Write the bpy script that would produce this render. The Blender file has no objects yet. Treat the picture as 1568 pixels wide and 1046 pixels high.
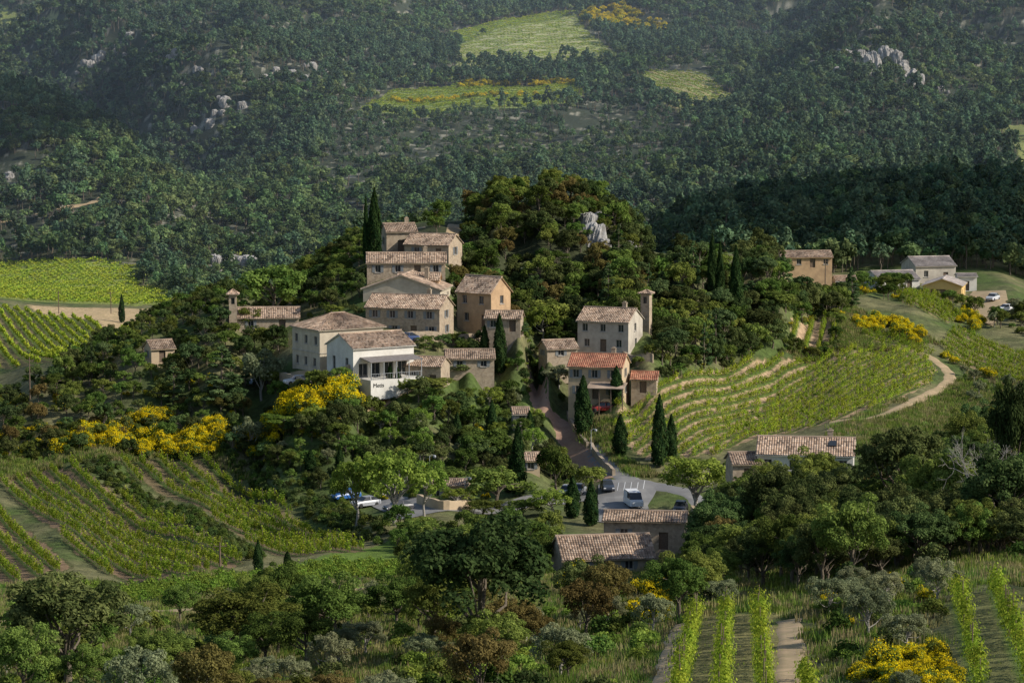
import bpy, bmesh, math, random
import numpy as np
from mathutils import Vector, Matrix
rng=np.random.default_rng(7); random.seed(7)
S=bpy.context.scene
F=4355.0; PIT=math.radians(6); CZ=65.0
def pt(px,py,d):
    xc=(px-784)/F; yc=-(py-522.5)/F
    return np.array([d*xc, d*(math.cos(PIT)+yc*math.sin(PIT)), CZ+d*(-math.sin(PIT)+yc*math.cos(PIT))])
# ------------------------------------------------------------------ houses table
# name,cx,basey,d,W,D,H,yaw,rise,axis,wall,roof,opts
HS=[
('village_inn',490,573,449,11.6,9,6.9,33,2.1,'hip','cream','tile',dict(F=2,L=3,rows=2,cornice=1)),
('restaurant_wing',541,580,439,10.9,8.3,4.7,33,1.8,'x','white','tile',dict(F=0,L=2,rows=1,tall=1,awning=1)),
('stone_farmhouse',673,519,462,12.8,7,4.9,-18,1.8,'x','stone','tile',dict(F=4,R=1,rows=2,chim=1)),
('gabled_house',674,473,476,13.2,9,3.2,-10,2.3,'y','cream','tile',dict(F=3,R=2,rows=1,chim=1)),
('long_village_house',622,424,487,13.4,5,2.5,2,1.4,'x','stone','tile',dict(F=4,rows=1,chim=1)),
('hilltop_house',687,399,495,8.4,6,2.7,-22,1.6,'x','stone','tile',dict(F=2,R=1,rows=1)),
('hilltop_cottage',592,386,501,5.4,5,3.6,14,1.2,'x','stone','tile',dict(F=1,L=1,rows=1,chim=1)),
('chapel',410,508,480,10.5,6,2.4,4,1.4,'x','stone','tile',dict(F=2,rows=1)),
('chapel_belltower',357,500,479,1.3,1.3,5.4,5,0.8,'hip','stone','tile',dict(F=1,rows=1,small=1)),
('tall_village_house',752,502,468,7.2,5.2,5.8,-38,2.3,'x','ochre','tile',dict(F=2,R=1,rows=2)),
('lean_to_house',797,508,459,5.8,3.5,2.2,-8,0.9,'x','stone','tile',dict(F=2,rows=1)),
('pale_house',962,540,462,8.8,7,5.0,-22,1.8,'x','pale','tile',dict(F=3,R=1,rows=2,chim=1)),
('stone_tower',994,508,470,1.5,1.5,6.3,-20,0.5,'hip','stone','tile',dict(F=1,rows=2,small=1)),
('red_roofed_house',952,612,445,8.5,7,5.1,-12,1.6,'x','beige','red',dict(F=3,R=1,rows=2,shut=1,chim=1,porch=1)),
('small_outbuilding',1005,602,448,4.0,4,2.2,-8,0.9,'x','stone','red',dict(F=1,rows=1)),
('stone_cottage',675,594,443,5.8,5,3.4,-15,1.1,'x','stone','tile',dict(F=2,rows=1)),
('low_stone_house',720,567,450,7.6,5,1.9,3,1.1,'x','stone','tile',dict(F=2,rows=1)),
('stone_shed',838,550,458,5.2,4,1.7,20,1.1,'x','stone','tile',dict(F=1,L=1,rows=1)),
('hillside_house',640,447,481,7.0,4,2.0,-4,1.0,'x','ochre','tile',dict(F=2,rows=1)),
('roadside_farmhouse',1306,733,352,11.8,7.5,2.9,-8,1.6,'x','white','tile',dict(F=4,R=1,rows=1,sky=1,chim=1)),
('farmhouse_annex',1122,742,353,4.2,5,2.6,6,1.0,'x','stone','tile',dict(F=1,rows=1)),
('tiled_farm_building',862,882,318,10.4,7.5,1.9,9,1.9,'x','stone','tile',dict(F=2,rows=1)),
('stone_barn',1048,842,330,9.4,5,3.3,-7,0.7,'x','stone','tile',dict(F=2,R=1,rows=1)),
('winery_barn',1346,446,590,9.0,9,2.4,14,1.4,'x','white','grey',dict(F=2,rows=1)),
('yellow_winery',1472,462,582,7.8,9,3.2,-14,1.3,'y','yellow','grey',dict(F=1,R=2,rows=1,garage=1)),
('winery_hall',1402,432,606,9.0,9,3.4,12,1.6,'x','pale','grey',dict(F=2,rows=1)),
('white_shed',1481,445,600,4.0,4,3.0,0,0.4,'x','white','grey',dict(F=1,rows=1)),
('ridge_house',1196,410,570,10.4,5,2.1,6,1.0,'x','ochre','tile',dict(F=4,rows=1)),
('small_white_house',1280,447,572,4.2,4,2.2,6,0.8,'x','white','tile',dict(F=2,rows=1)),
('valley_farmhouse',347,449,900,9.8,6,2.4,5,1.2,'x','stone','tile',dict(F=3,rows=1)),
('valley_farmhouse',492,441,880,9.8,6,2.2,-5,1.2,'x','cream','tile',dict(F=3,rows=1)),
('hillside_cottage',232,556,470,4.0,4,2.4,25,1.1,'x','beige','tile',dict(F=1,L=1,rows=1)),
('mountain_villa',1440,30,1750,12,8,3.5,10,1.6,'x','beige','tile',dict(F=4,rows=1)),
('mountain_cottage',1476,248,1150,3.4,3,3.0,10,0.8,'x','white','tile',dict(F=1,rows=1)),
('mountain_cottage',1253,247,1160,4.6,3,1.9,10,0.8,'x','stone','tile',dict(F=1,rows=1)),
('car_park_pavilion',715,770,399,5.6,4,2.5,-6,0.5,'x','beige','tile',dict(F=2,rows=1)),
('garden_shed',812,724,414,2.8,3,1.9,5,0.8,'x','beige','tile',dict(F=1,rows=1)),
('garden_shed',798,652,434,2.4,3,1.9,5,0.7,'x','pale','tile',dict(F=1,rows=1)),
]
# ------------------------------------------------------------------ terrain controls
C=[(784,1800,40),(784,1300,100),(0,1250,110),(1568,1250,105),
(1010,1060,150),(1150,1055,150),(1300,1050,150),(1568,1050,138),(1568,880,195),(1440,870,215),(1300,905,208),(1100,940,205),(1180,945,195),
(0,1090,180),(400,1080,180),(735,1015,203),(900,1010,190),(0,1000,245),(300,985,250),(600,940,260),(860,935,255),(1010,900,260),
(1100,880,265),(1200,850,275),(1400,840,275),(1568,820,265),(1300,800,310),(1450,750,330),(1568,700,350),(1100,810,330),
(0,945,290),(220,938,290),(420,915,298),(580,900,303),(760,880,310),
(0,880,338),(200,895,332),(370,862,345),(500,850,352),(560,835,368),(700,820,372),(820,815,372),(1060,808,372),
(0,740,418),(110,712,432),(190,702,437),(330,702,437),(420,735,420),(480,775,405),(585,800,388),(300,800,385),(100,800,380),
(620,785,396),(720,780,398),(800,780,398),(960,775,396),(920,805,383),(1000,742,409),(930,737,412),(1100,780,392),(900,690,432),(850,650,447),(822,605,463),
(50,692,443),(200,690,443),(400,692,441),(270,690,443),(60,600,470),(200,592,463),(330,585,459),(440,590,451),
(480,592,445),(600,600,443),(700,610,446),(560,690,430),(700,690,428),(780,700,424),(765,590,455),(795,615,450),(740,572,458),
(570,420,492),(540,470,478),(620,385,505),(540,400,510),(700,400,505),
(830,325,522),(760,335,520),(890,338,520),(700,375,515),(950,365,517),(1050,412,512),(1180,434,515),(720,470,492),(780,480,493),(900,470,494),(1000,520,488),(830,390,508),(920,400,508),(850,530,478),(1100,525,492),(1180,562,488),
(1000,716,417),(1080,703,419),(940,665,434),(960,612,455),(1230,548,500),(1340,540,505),(1430,548,500),(1440,600,470),(1290,645,437),(1150,690,420),(1400,620,452),
(1240,500,525),(1280,485,530),(1500,560,498),(1400,470,548),(1450,660,430),(1400,700,395),(1568,640,420),(1520,480,560),(1568,500,545),(1330,450,565),(1550,440,600),
(-100,600,510),(0,580,520),(0,480,690),(100,545,560),(200,535,600),(300,515,620),(430,495,640),(60,478,740),(150,497,700),(0,445,850),(290,466,800),(0,402,980),(230,412,940),(400,445,860),(560,440,800),(600,430,700),
(784,520,640),(1000,480,640),(784,430,850),(1000,420,850),(1200,430,620),
(1568,430,640),(1300,400,665),(1120,395,680),(1450,400,665),(1030,355,760),(1150,325,790),(1300,297,810),(1450,290,815),(1568,298,805),(1300,340,960),(1568,340,960),(1100,355,930),
(0,340,1050),(120,330,1050),(270,340,1040),(0,168,1330),(100,186,1310),(200,236,1260),(270,306,1180),(0,215,1530),(150,245,1480),(300,290,1350),
(400,345,1080),(560,345,1060),(700,345,1040),(850,345,1030),(1000,345,1030),
(400,210,1400),(340,160,1500),(440,105,1600),(520,72,1680),(560,125,1560),(150,90,1750),(0,70,1850),(150,30,2000),(400,0,2050),(560,0,2080),
(600,246,1290),(720,236,1320),(850,232,1340),(980,240,1300),(1080,260,1230),(800,285,1180),(560,285,1200),
(600,180,1430),(720,177,1420),(860,168,1440),(700,138,1550),(880,136,1550),(820,106,1660),(930,92,1700),(700,76,1780),(870,30,1950),(780,35,1930),(784,-10,2200),
(1000,120,1600),(1070,125,1580),(1135,168,1470),(1020,174,1450),(1010,50,1900),(1200,240,1180),(1200,160,1450),(1250,110,1560),(1340,110,1500),(1345,60,1580),(1420,120,1520),(1350,200,1290),(1500,240,1160),(1568,190,1300),(1568,110,1550),(1568,20,1850),(1200,0,2000),(1350,0,1900),
(0,-60,2350),(784,-80,2500),(1568,-80,2350),(0,-300,3200),(784,-300,3300),(1568,-300,3200),(784,-420,6000),(0,-420,6000),(1568,-420,6000)]
for h in HS: C.append((h[1],h[2],h[3]+1.5))
W3=np.array([pt(*c) for c in C])
ex=[]
for sx,px in ((-1,-420),(1,1990)):
    for (py,d) in ((1250,105),(1060,160),(960,260),(850,340),(740,420),(600,500),(480,700),(400,980),(200,1350),(60,1900),(-80,2400),(-420,6000)):
        ex.append(pt(px,py,d))
W3=np.vstack([W3,np.array(ex)])
def st(x,y): return np.clip(x/y,-.3,.3)*7.0, np.log(y)
cs,ct=st(W3[:,0],W3[:,1]); q=(W3[:,2]-CZ)/W3[:,1]
def Uf(r2): return 0.5*r2*np.log(r2+1e-12)
n=len(q)
K=Uf((cs[:,None]-cs)**2+(ct[:,None]-ct)**2)+np.eye(n)*3e-5
P=np.stack([np.ones(n),cs,ct],1)
A=np.block([[K,P],[P.T,np.zeros((3,3))]])
sol=np.linalg.solve(A,np.concatenate([q,[0,0,0]]))
def hsh(ix,iy,s):
    h=(ix.astype(np.int64)*374761393+iy.astype(np.int64)*668265263+s*974634777)&0xffffffff
    h=((h^(h>>13))*1274126177)&0xffffffff
    h=(h^(h>>16))&0xffffffff
    return h/4294967295.0
def vn(x,y,s=0):
    ix=np.floor(x);iy=np.floor(y);fx=x-ix;fy=y-iy
    fx=fx*fx*(3-2*fx);fy=fy*fy*(3-2*fy)
    a=hsh(ix,iy,s);b=hsh(ix+1,iy,s);c=hsh(ix,iy+1,s);d=hsh(ix+1,iy+1,s)
    return (a*(1-fx)+b*fx)*(1-fy)+(c*(1-fx)+d*fx)*fy
def fbm(x,y,s=0,o=4):
    v=0;a=.5
    for i in range(o):
        v=v+a*vn(x*2**i,y*2**i,s+i);a*=.5
    return v
def sst(a,b,x):
    t=np.clip((x-a)/(b-a),0,1);return t*t*(3-2*t)
BANKS=[((95,706,434),(385,870,340),.7,40),((318,692,441),(590,835,370),.9,50),((-60,745,418),(110,900,330),-.6,30)]
def raw_h(x,y):
    s,t=st(x,y)
    z=np.zeros_like(s)
    for i in range(n): z+=sol[i]*Uf((s-cs[i])**2+(t-ct[i])**2)
    z+=sol[n]+sol[n+1]*s+sol[n+2]*t
    z=CZ+z*y
    far=sst(980,1400,y)*.45+sst(1300,1600,y)*.75
    cen=pt(850,110,1640);dd=np.hypot((x-cen[0])/135,(y-cen[1])/340)
    far=far*(.06+.94*sst(.8,1.5,dd))
    rid=1-np.abs(2*fbm(x/170+3,y/330+x/500,11,3)/0.875-1)
    rid2=1-np.abs(2*fbm(x/62,y/120+7,15,3)/0.875-1)
    z+=far*((rid-.6)*55+(rid2-.6)*20)
    z+=(fbm(x/9,y/9,5,3)-.44)*(.4+2.5*sst(600,1100,y))
    for a,b,hh,dec in BANKS:
        a=pt(*a)[:2];b=pt(*b)[:2];L=np.linalg.norm(b-a);u=(b-a)/L
        tt=(x-a[0])*u[0]+(y-a[1])*u[1]; ss=-(x-a[0])*u[1]+(y-a[1])*u[0]
        z+=hh*sst(-1.3,1.3,ss)*np.exp(-np.maximum(ss,0)/dec)*sst(-12,8,tt)*sst(-12,8,L-tt)
    return z
gs=np.concatenate([np.linspace(-.75,-.21,36)[:-1],np.linspace(-.21,.21,600),np.linspace(.21,.75,36)[1:]])
gt=np.concatenate([np.linspace(math.log(22),math.log(130),50)[:-1],np.linspace(math.log(130),math.log(2600),900),np.linspace(math.log(2600),math.log(9500),60)[1:]])
GY=np.exp(gt)[:,None]*np.ones(len(gs)); GX=GY*gs
GZ=raw_h(GX,GY)
def hgt(x,y):
    x=np.asarray(x,float);y=np.asarray(y,float)
    s=np.clip(x/y,gs[0],gs[-1]);t=np.clip(np.log(y),gt[0],gt[-1])
    i=np.clip(np.searchsorted(gs,s)-1,0,len(gs)-2);j=np.clip(np.searchsorted(gt,t)-1,0,len(gt)-2)
    fx=(s-gs[i])/(gs[i+1]-gs[i]);fy=(t-gt[j])/(gt[j+1]-gt[j])
    return (GZ[j,i]*(1-fx)+GZ[j,i+1]*fx)*(1-fy)+(GZ[j+1,i]*(1-fx)+GZ[j+1,i+1]*fx)*fy
DD=np.exp(np.linspace(math.log(90),math.log(5500),1500))
def survey(px,py):
    """ground position seen along a bearing/elevation"""
    R=pt(px,py,1.0)-np.array([0,0,CZ])
    X=R[0]*DD;Y=R[1]*DD;Z=CZ+R[2]*DD
    b=np.nonzero(Z<hgt(X,Y))[0]
    k=b[0] if len(b) else len(DD)-1
    return np.array([X[k],Y[k]])
def wpoly(pp): return np.array([survey(*p) for p in pp])
def inside(x,y,poly):
    r=np.zeros(np.shape(x),bool);m=len(poly)
    for i in range(m):
        x1,y1=poly[i];x2,y2=poly[(i+1)%m]
        c=((y1>y)!=(y2>y))
        if y1!=y2: r^=c&(x<(x2-x1)*(y-y1)/(y2-y1)+x1)
    return r
# ------------------------------------------------------------------ materials
def mat(name):
    m=bpy.data.materials.new(name);m.use_nodes=True;nt=m.node_tree;nt.nodes.clear()
    o=nt.nodes.new('ShaderNodeOutputMaterial');return m,nt,o
def N(nt,t,**k):
    nd=nt.nodes.new(t)
    for a,b in k.items():
        if a[0]=='i' and a[1:].isdigit(): nd.inputs[int(a[1:])].default_value=b
        else: setattr(nd,a,b)
    return nd
def mixc(nt,f,a,b,bt='MIX'):
    m=nt.nodes.new('ShaderNodeMix');m.data_type='RGBA';m.blend_type=bt
    for s,v in ((0,f),(6,a),(7,b)):
        if isinstance(v,bpy.types.NodeSocket): nt.links.new(v,m.inputs[s])
        elif s==0: m.inputs[s].default_value=v
        else: m.inputs[s].default_value=(*v,1)
    return m.outputs[2]
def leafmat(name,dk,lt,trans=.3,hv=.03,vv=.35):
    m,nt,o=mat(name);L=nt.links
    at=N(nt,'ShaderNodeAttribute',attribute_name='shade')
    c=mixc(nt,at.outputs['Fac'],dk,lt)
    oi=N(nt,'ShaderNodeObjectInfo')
    hs=N(nt,'ShaderNodeHueSaturation')
    mh=N(nt,'ShaderNodeMapRange');mh.inputs[3].default_value=.5-hv;mh.inputs[4].default_value=.5+hv
    L.new(oi.outputs['Random'],mh.inputs[0]);L.new(mh.outputs[0],hs.inputs['Hue'])
    w=N(nt,'ShaderNodeTexWhiteNoise',noise_dimensions='1D');L.new(oi.outputs['Random'],w.inputs['W'])
    mv=N(nt,'ShaderNodeMapRange');mv.inputs[3].default_value=1-vv;mv.inputs[4].default_value=1+vv
    L.new(w.outputs['Value'],mv.inputs[0]);L.new(mv.outputs[0],hs.inputs['Value'])
    L.new(c,hs.inputs['Color'])
    d=N(nt,'ShaderNodeBsdfDiffuse');t=N(nt,'ShaderNodeBsdfTranslucent');x=N(nt,'ShaderNodeMixShader');x.inputs[0].default_value=trans
    L.new(hs.outputs[0],d.inputs[0]);L.new(hs.outputs[0],t.inputs[0]);L.new(d.outputs[0],x.inputs[1]);L.new(t.outputs[0],x.inputs[2]);L.new(x.outputs[0],o.inputs[0])
    return m
def noisy(name,c1,c2,scale=1.0,rough=.85,bump=.3,c3=None,s2=6,coord='Object'):
    m,nt,o=mat(name);L=nt.links
    tc=N(nt,'ShaderNodeTexCoord')
    n1=N(nt,'ShaderNodeTexNoise');n1.inputs['Scale'].default_value=scale;n1.inputs['Detail'].default_value=6;n1.inputs['Roughness'].default_value=.65
    L.new(tc.outputs[coord],n1.inputs['Vector'])
    r=N(nt,'ShaderNodeMapRange');r.inputs[1].default_value=.35;r.inputs[2].default_value=.65;L.new(n1.outputs['Fac'],r.inputs[0])
    c=mixc(nt,r.outputs[0],c1,c2)
    if c3:
        v=N(nt,'ShaderNodeTexVoronoi');v.inputs['Scale'].default_value=s2;L.new(tc.outputs[coord],v.inputs['Vector'])
        sp=N(nt,'ShaderNodeSeparateColor');L.new(v.outputs['Color'],sp.inputs[0])
        g=N(nt,'ShaderNodeMath',operation='MULTIPLY',i1=.6);L.new(sp.outputs[0],g.inputs[0])
        c=mixc(nt,g.outputs[0],c,c3)
    p=N(nt,'ShaderNodeBsdfPrincipled');p.inputs['Roughness'].default_value=rough
    L.new(c,p.inputs['Base Color'])
    if bump:
        b=N(nt,'ShaderNodeBump');b.inputs['Strength'].default_value=bump;b.inputs['Distance'].default_value=.08
        L.new(n1.outputs['Fac'],b.inputs['Height']);L.new(b.outputs[0],p.inputs['Normal'])
    L.new(p.outputs[0],o.inputs[0]);return m
def plain(name,c,rough=.5,metal=0):
    return noisy(name,tuple(x*.9 for x in c),c,3,rough,0)
def tilemat(name,cols):
    m,nt,o=mat(name);L=nt.links
    uv=N(nt,'ShaderNodeUVMap');f=N(nt,'ShaderNodeVectorMath',operation='FLOOR');L.new(uv.outputs[0],f.inputs[0])
    w=N(nt,'ShaderNodeTexWhiteNoise',noise_dimensions='2D');L.new(f.outputs[0],w.inputs['Vector'])
    r=N(nt,'ShaderNodeValToRGB');e=r.color_ramp.elements
    e[0].color=(*cols[0],1);e[1].color=(*cols[-1],1)
    for i,c in enumerate(cols[1:-1]):
        k=e.new((i+1)/(len(cols)-1));k.color=(*c,1)
    L.new(w.outputs['Value'],r.inputs[0])
    tc=N(nt,'ShaderNodeTexCoord');n1=N(nt,'ShaderNodeTexNoise');n1.inputs['Scale'].default_value=.6;n1.inputs['Detail'].default_value=5;L.new(tc.outputs['Object'],n1.inputs['Vector'])
    mr=N(nt,'ShaderNodeMapRange');mr.inputs[1].default_value=.3;mr.inputs[2].default_value=.7;mr.inputs[3].default_value=.6;mr.inputs[4].default_value=1.25;L.new(n1.outputs['Fac'],mr.inputs[0])
    oi=N(nt,'ShaderNodeObjectInfo');m2=N(nt,'ShaderNodeMapRange');m2.inputs[3].default_value=.8;m2.inputs[4].default_value=1.15;L.new(oi.outputs['Random'],m2.inputs[0])
    mu=N(nt,'ShaderNodeMath',operation='MULTIPLY');L.new(mr.outputs[0],mu.inputs[0]);L.new(m2.outputs[0],mu.inputs[1])
    hs=N(nt,'ShaderNodeHueSaturation');L.new(r.outputs[0],hs.inputs['Color']);L.new(mu.outputs[0],hs.inputs['Value'])
    p=N(nt,'ShaderNodeBsdfPrincipled');p.inputs['Roughness'].default_value=.85;L.new(hs.outputs[0],p.inputs['Base Color']);L.new(p.outputs[0],o.inputs[0]);return m
M={}
M['stone']=noisy('stone_wall',(.36,.275,.185),(.20,.155,.11),.9,.9,.6,(.44,.36,.26),3.2)
M['cream']=noisy('cream_render',(.52,.45,.34),(.38,.32,.24),.6,.9,.3)
M['white']=noisy('white_render',(.66,.63,.57),(.52,.49,.43),.5,.9,.2)
M['ochre']=noisy('ochre_render',(.48,.32,.18),(.32,.21,.12),.6,.9,.4)
M['pale']=noisy('pale_render',(.48,.43,.35),(.32,.28,.23),.6,.9,.4)
M['beige']=noisy('beige_render',(.50,.38,.24),(.38,.29,.19),.6,.9,.3)
M['yellow']=noisy('yellow_render',(.60,.42,.16),(.52,.36,.14),.6,.9,.2)
M['tile']=tilemat('old_roof_tiles',[(.14,.10,.07),(.31,.21,.14),(.42,.29,.20),(.52,.39,.28),(.32,.23,.17)])
M['red']=tilemat('red_roof_tiles',[(.30,.11,.06),(.42,.17,.10),(.48,.24,.14)])
M['grey']=tilemat('grey_roof_tiles',[(.30,.25,.22),(.38,.33,.29),(.42,.36,.32)])
M['glass']=plain('window_glass',(.03,.035,.04),.08)
M['frame']=plain('window_frame',(.33,.31,.28),.5)
M['shutter']=plain('shutter_paint',(.17,.18,.18),.6)
M['dark']=plain('dark_lettering',(.02,.018,.015),.9)  # dark colour of the sign lettering
M['wood']=noisy('weathered_wood',(.16,.11,.07),(.10,.07,.05),4,.8,.2)
M['bark']=noisy('bark',(.16,.13,.09),(.09,.07,.05),5,.95,.5)
M['barkg']=noisy('pale_bark',(.34,.31,.27),(.22,.20,.17),5,.95,.4)
M['asphalt']=noisy('pale_asphalt',(.19,.185,.175),(.26,.25,.235),.25,.9,.1,(.15,.145,.14),.4)
M['redroad']=noisy('red_gravel',(.27,.16,.11),(.34,.22,.15),.8,.95,.2)
M['dirt']=noisy('dirt_track',(.48,.34,.20),(.34,.24,.14),.5,.95,.4,(.24,.20,.09),1.5)
M['limestone']=noisy('limestone',(.36,.345,.32),(.13,.12,.11),.5,.95,1.0,(.40,.385,.36),.9)
M['paint']=plain('road_paint',(.6,.6,.58),.6)
M['metal']=plain('galvanised_metal',(.3,.31,.32),.4)
M['tyre']=plain('tyre_rubber',(.02,.02,.02),.8)
M['lampglass']=plain('headlamp',(.7,.7,.7),.1)
M['canvas']=noisy('awning_canvas',(.20,.18,.17),(.14,.12,.11),2,.8,.1)
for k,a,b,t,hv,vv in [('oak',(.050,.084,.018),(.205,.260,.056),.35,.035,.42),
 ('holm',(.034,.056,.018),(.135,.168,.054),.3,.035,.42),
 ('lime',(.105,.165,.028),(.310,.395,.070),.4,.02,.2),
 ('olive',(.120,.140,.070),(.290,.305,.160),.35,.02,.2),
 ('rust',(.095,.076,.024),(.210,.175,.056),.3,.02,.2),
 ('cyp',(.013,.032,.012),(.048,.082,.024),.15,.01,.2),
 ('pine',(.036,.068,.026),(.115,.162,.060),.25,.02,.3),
 ('farHazeA',(.050,.086,.040),(.175,.238,.088),.3,.035,.5),  # far trees, both kinds: bluish distance haze tinted into the leaf colour
 ('farHazeB',(.036,.070,.044),(.120,.175,.088),.25,.03,.45),
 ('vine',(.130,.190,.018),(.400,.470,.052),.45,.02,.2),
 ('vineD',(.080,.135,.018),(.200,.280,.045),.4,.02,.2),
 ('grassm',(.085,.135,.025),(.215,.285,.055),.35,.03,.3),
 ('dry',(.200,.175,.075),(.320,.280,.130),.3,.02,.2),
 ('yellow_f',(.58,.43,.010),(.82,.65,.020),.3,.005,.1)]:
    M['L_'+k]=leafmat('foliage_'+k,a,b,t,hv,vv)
# ------------------------------------------------------------------ mesh helpers
def mesh_np(name,V,Q,mats,midx=None,shade=None,smooth=False,uv=None):
    me=bpy.data.meshes.new(name);V=np.asarray(V,np.float32);Q=np.asarray(Q,np.int32)
    me.vertices.add(len(V));me.vertices.foreach_set('co',V.ravel())
    me.loops.add(Q.size);me.loops.foreach_set('vertex_index',Q.ravel())
    me.polygons.add(len(Q));me.polygons.foreach_set('loop_start',np.arange(0,Q.size,4,dtype=np.int32))
    for m in mats: me.materials.append(m)
    if midx is not None: me.polygons.foreach_set('material_index',np.asarray(midx,np.int32))
    if smooth: me.polygons.foreach_set('use_smooth',np.ones(len(Q),bool))
    if shade is not None:
        a=me.attributes.new('shade','FLOAT','POINT');a.data.foreach_set('value',np.asarray(shade,np.float32))
    me.update(calc_edges=True);return me
def link(o,parent=None):
    S.collection.objects.link(o)
    if parent: o.parent=parent
    return o
def unit(v): return v/(np.linalg.norm(v,axis=-1,keepdims=True)+1e-9)
class TB:
    def __init__(s): s.V=[];s.Q=[];s.m=[];s.sh=[];s.n=0
    def add(s,V,Q,mi,sh):
        s.V.append(V);s.Q.append(Q+s.n);s.m.append(np.full(len(Q),mi));s.sh.append(sh);s.n+=len(V)
    def leaves(s,c,nr,size,mi,r,base=None,asp=.6):
        k=len(c);nr=unit(nr);t=unit(np.cross(nr,r.normal(size=(k,3))));b=np.cross(nr,t)
        z=(size*r.uniform(.6,1.35,(k,1)))
        V=np.stack([c-t*z,c-b*z*asp,c+t*z,c+b*z*asp],1).reshape(-1,3)
        sh=r.uniform(0,1,k) if base is None else np.clip(base+r.uniform(-.3,.3,k),0,1)
        s.add(V,np.arange(4*k).reshape(-1,4),mi,np.repeat(sh,4))
    def tube(s,pts,rad,mi,sides=6):
        pts=np.array([np.asarray(p_,float) for p_ in pts]);k=len(pts);V=[]
        for i in range(k):
            d=unit(pts[min(i+1,k-1)]-pts[max(i-1,0)]);a=unit(np.cross(d,[.31,.9,.2]));b=np.cross(d,a)
            for j in range(sides):
                th=2*math.pi*j/sides;V.append(pts[i]+rad[i]*(a*math.cos(th)+b*math.sin(th)))
        Q=[[i*sides+j,i*sides+(j+1)%sides,(i+1)*sides+(j+1)%sides,(i+1)*sides+j] for i in range(k-1) for j in range(sides)]
        s.add(np.array(V),np.array(Q),mi,np.full(len(V),.5))
    def mesh(s,name,mats): return mesh_np(name,np.vstack(s.V),np.vstack(s.Q),mats,np.concatenate(s.m),np.concatenate(s.sh))
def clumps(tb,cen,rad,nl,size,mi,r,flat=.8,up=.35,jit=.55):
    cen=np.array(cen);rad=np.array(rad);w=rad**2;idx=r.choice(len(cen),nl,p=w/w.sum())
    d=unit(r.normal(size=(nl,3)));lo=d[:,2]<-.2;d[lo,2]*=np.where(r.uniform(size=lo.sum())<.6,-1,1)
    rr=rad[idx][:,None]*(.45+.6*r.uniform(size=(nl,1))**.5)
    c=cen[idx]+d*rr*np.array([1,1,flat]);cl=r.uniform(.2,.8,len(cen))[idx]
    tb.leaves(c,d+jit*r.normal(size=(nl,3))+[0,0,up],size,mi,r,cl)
def tree(name,lm,H=8,R=4,cz=.62,vz=.40,ncl=40,clr=1.2,nl=5000,ls=.2,seed=1,bark='bark',limbs=8,lean=0,hollow=.5,trunk=None,flat=.8):
    r=np.random.default_rng(seed);tb=TB()
    cen=[];rad=[]
    lob=unit(r.normal(size=(5,3)))
    for i in range(ncl):
        d=unit(r.normal(size=3))
        if d[2]<-.35: d[2]*=-.7
        k=1+.32*max((lob@d).max(),0)-.25*r.uniform()
        p=np.array([lean*H,0,H*cz])+d*np.array([R,R,H*vz])*k*r.uniform(hollow,.92)
        cen.append(p);rad.append(clr*r.uniform(.55,1.25))
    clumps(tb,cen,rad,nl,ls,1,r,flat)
    tr=trunk or R*.055
    top=np.array([lean*H*.6,0,H*cz*.85])
    tb.tube([[0,0,-.6],[.05*R*r.normal(),.05*R*r.normal(),H*.2],top*np.array([.6,.6,.62])+np.array([.1,0,0]),top],[tr*1.4,tr,tr*.8,tr*.45],0,7)
    for i in range(limbs):
        e=cen[r.integers(len(cen))];s0=np.array([lean*H*.2,0,H*r.uniform(.18,.5)]);md=(s0+e)/2+r.normal(size=3)*.05*H
        tb.tube([s0,md,e],[tr*.55,tr*.35,tr*.12],0,5)
    me=tb.mesh(name,[M[bark],M['L_'+lm]]);me['H']=float(H*(cz+vz));me['R']=float(R*1.12);return me
def cypress(name,nl=4500,ls=.16,seed=1,H=9,R=.85,thin=0):
    r=np.random.default_rng(seed);tb=TB();k=nl
    t=r.uniform(0,1,k)**.85;th=r.uniform(0,2*math.pi,k)
    prof=R*(np.sin(np.pi*np.clip(t*.93+.07,0,1)**.62)**.75)*(1+.13*np.sin(th*3+t*9+seed)+.1*np.sin(th*5-t*23))
    rr=prof*(.72+.33*r.uniform(size=k))
    c=np.stack([rr*np.cos(th),rr*np.sin(th),.25+t*(H-.3)],1)
    nr=np.stack([np.cos(th),np.sin(th),np.full(k,.35)],1)+.5*r.normal(size=(k,3))
    nrm=unit(nr);b=unit(np.array([0,0,1.])-nrm*nrm[:,2:3]+.2*r.normal(size=(k,3)));s=np.cross(nrm,b);z=ls*r.uniform(.7,1.5,(k,1))
    V=np.stack([c-b*z,c-s*z*.45,c+b*z*1.3,c+s*z*.45],1).reshape(-1,3)
    tb.add(V,np.arange(4*k).reshape(-1,4),1,np.repeat(np.clip(.5+.3*np.sin(th*4+t*15)+r.uniform(-.4,.4,k),0,1),4))
    tb.tube([[0,0,-.8],[0,0,H*.5],[0,0,H*.9]],[.16,.1,.03],0,6)
    me=tb.mesh(name,[M['bark'],M['L_cyp']]);me['H']=float(H);me['R']=float(R*1.05);return me
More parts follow.
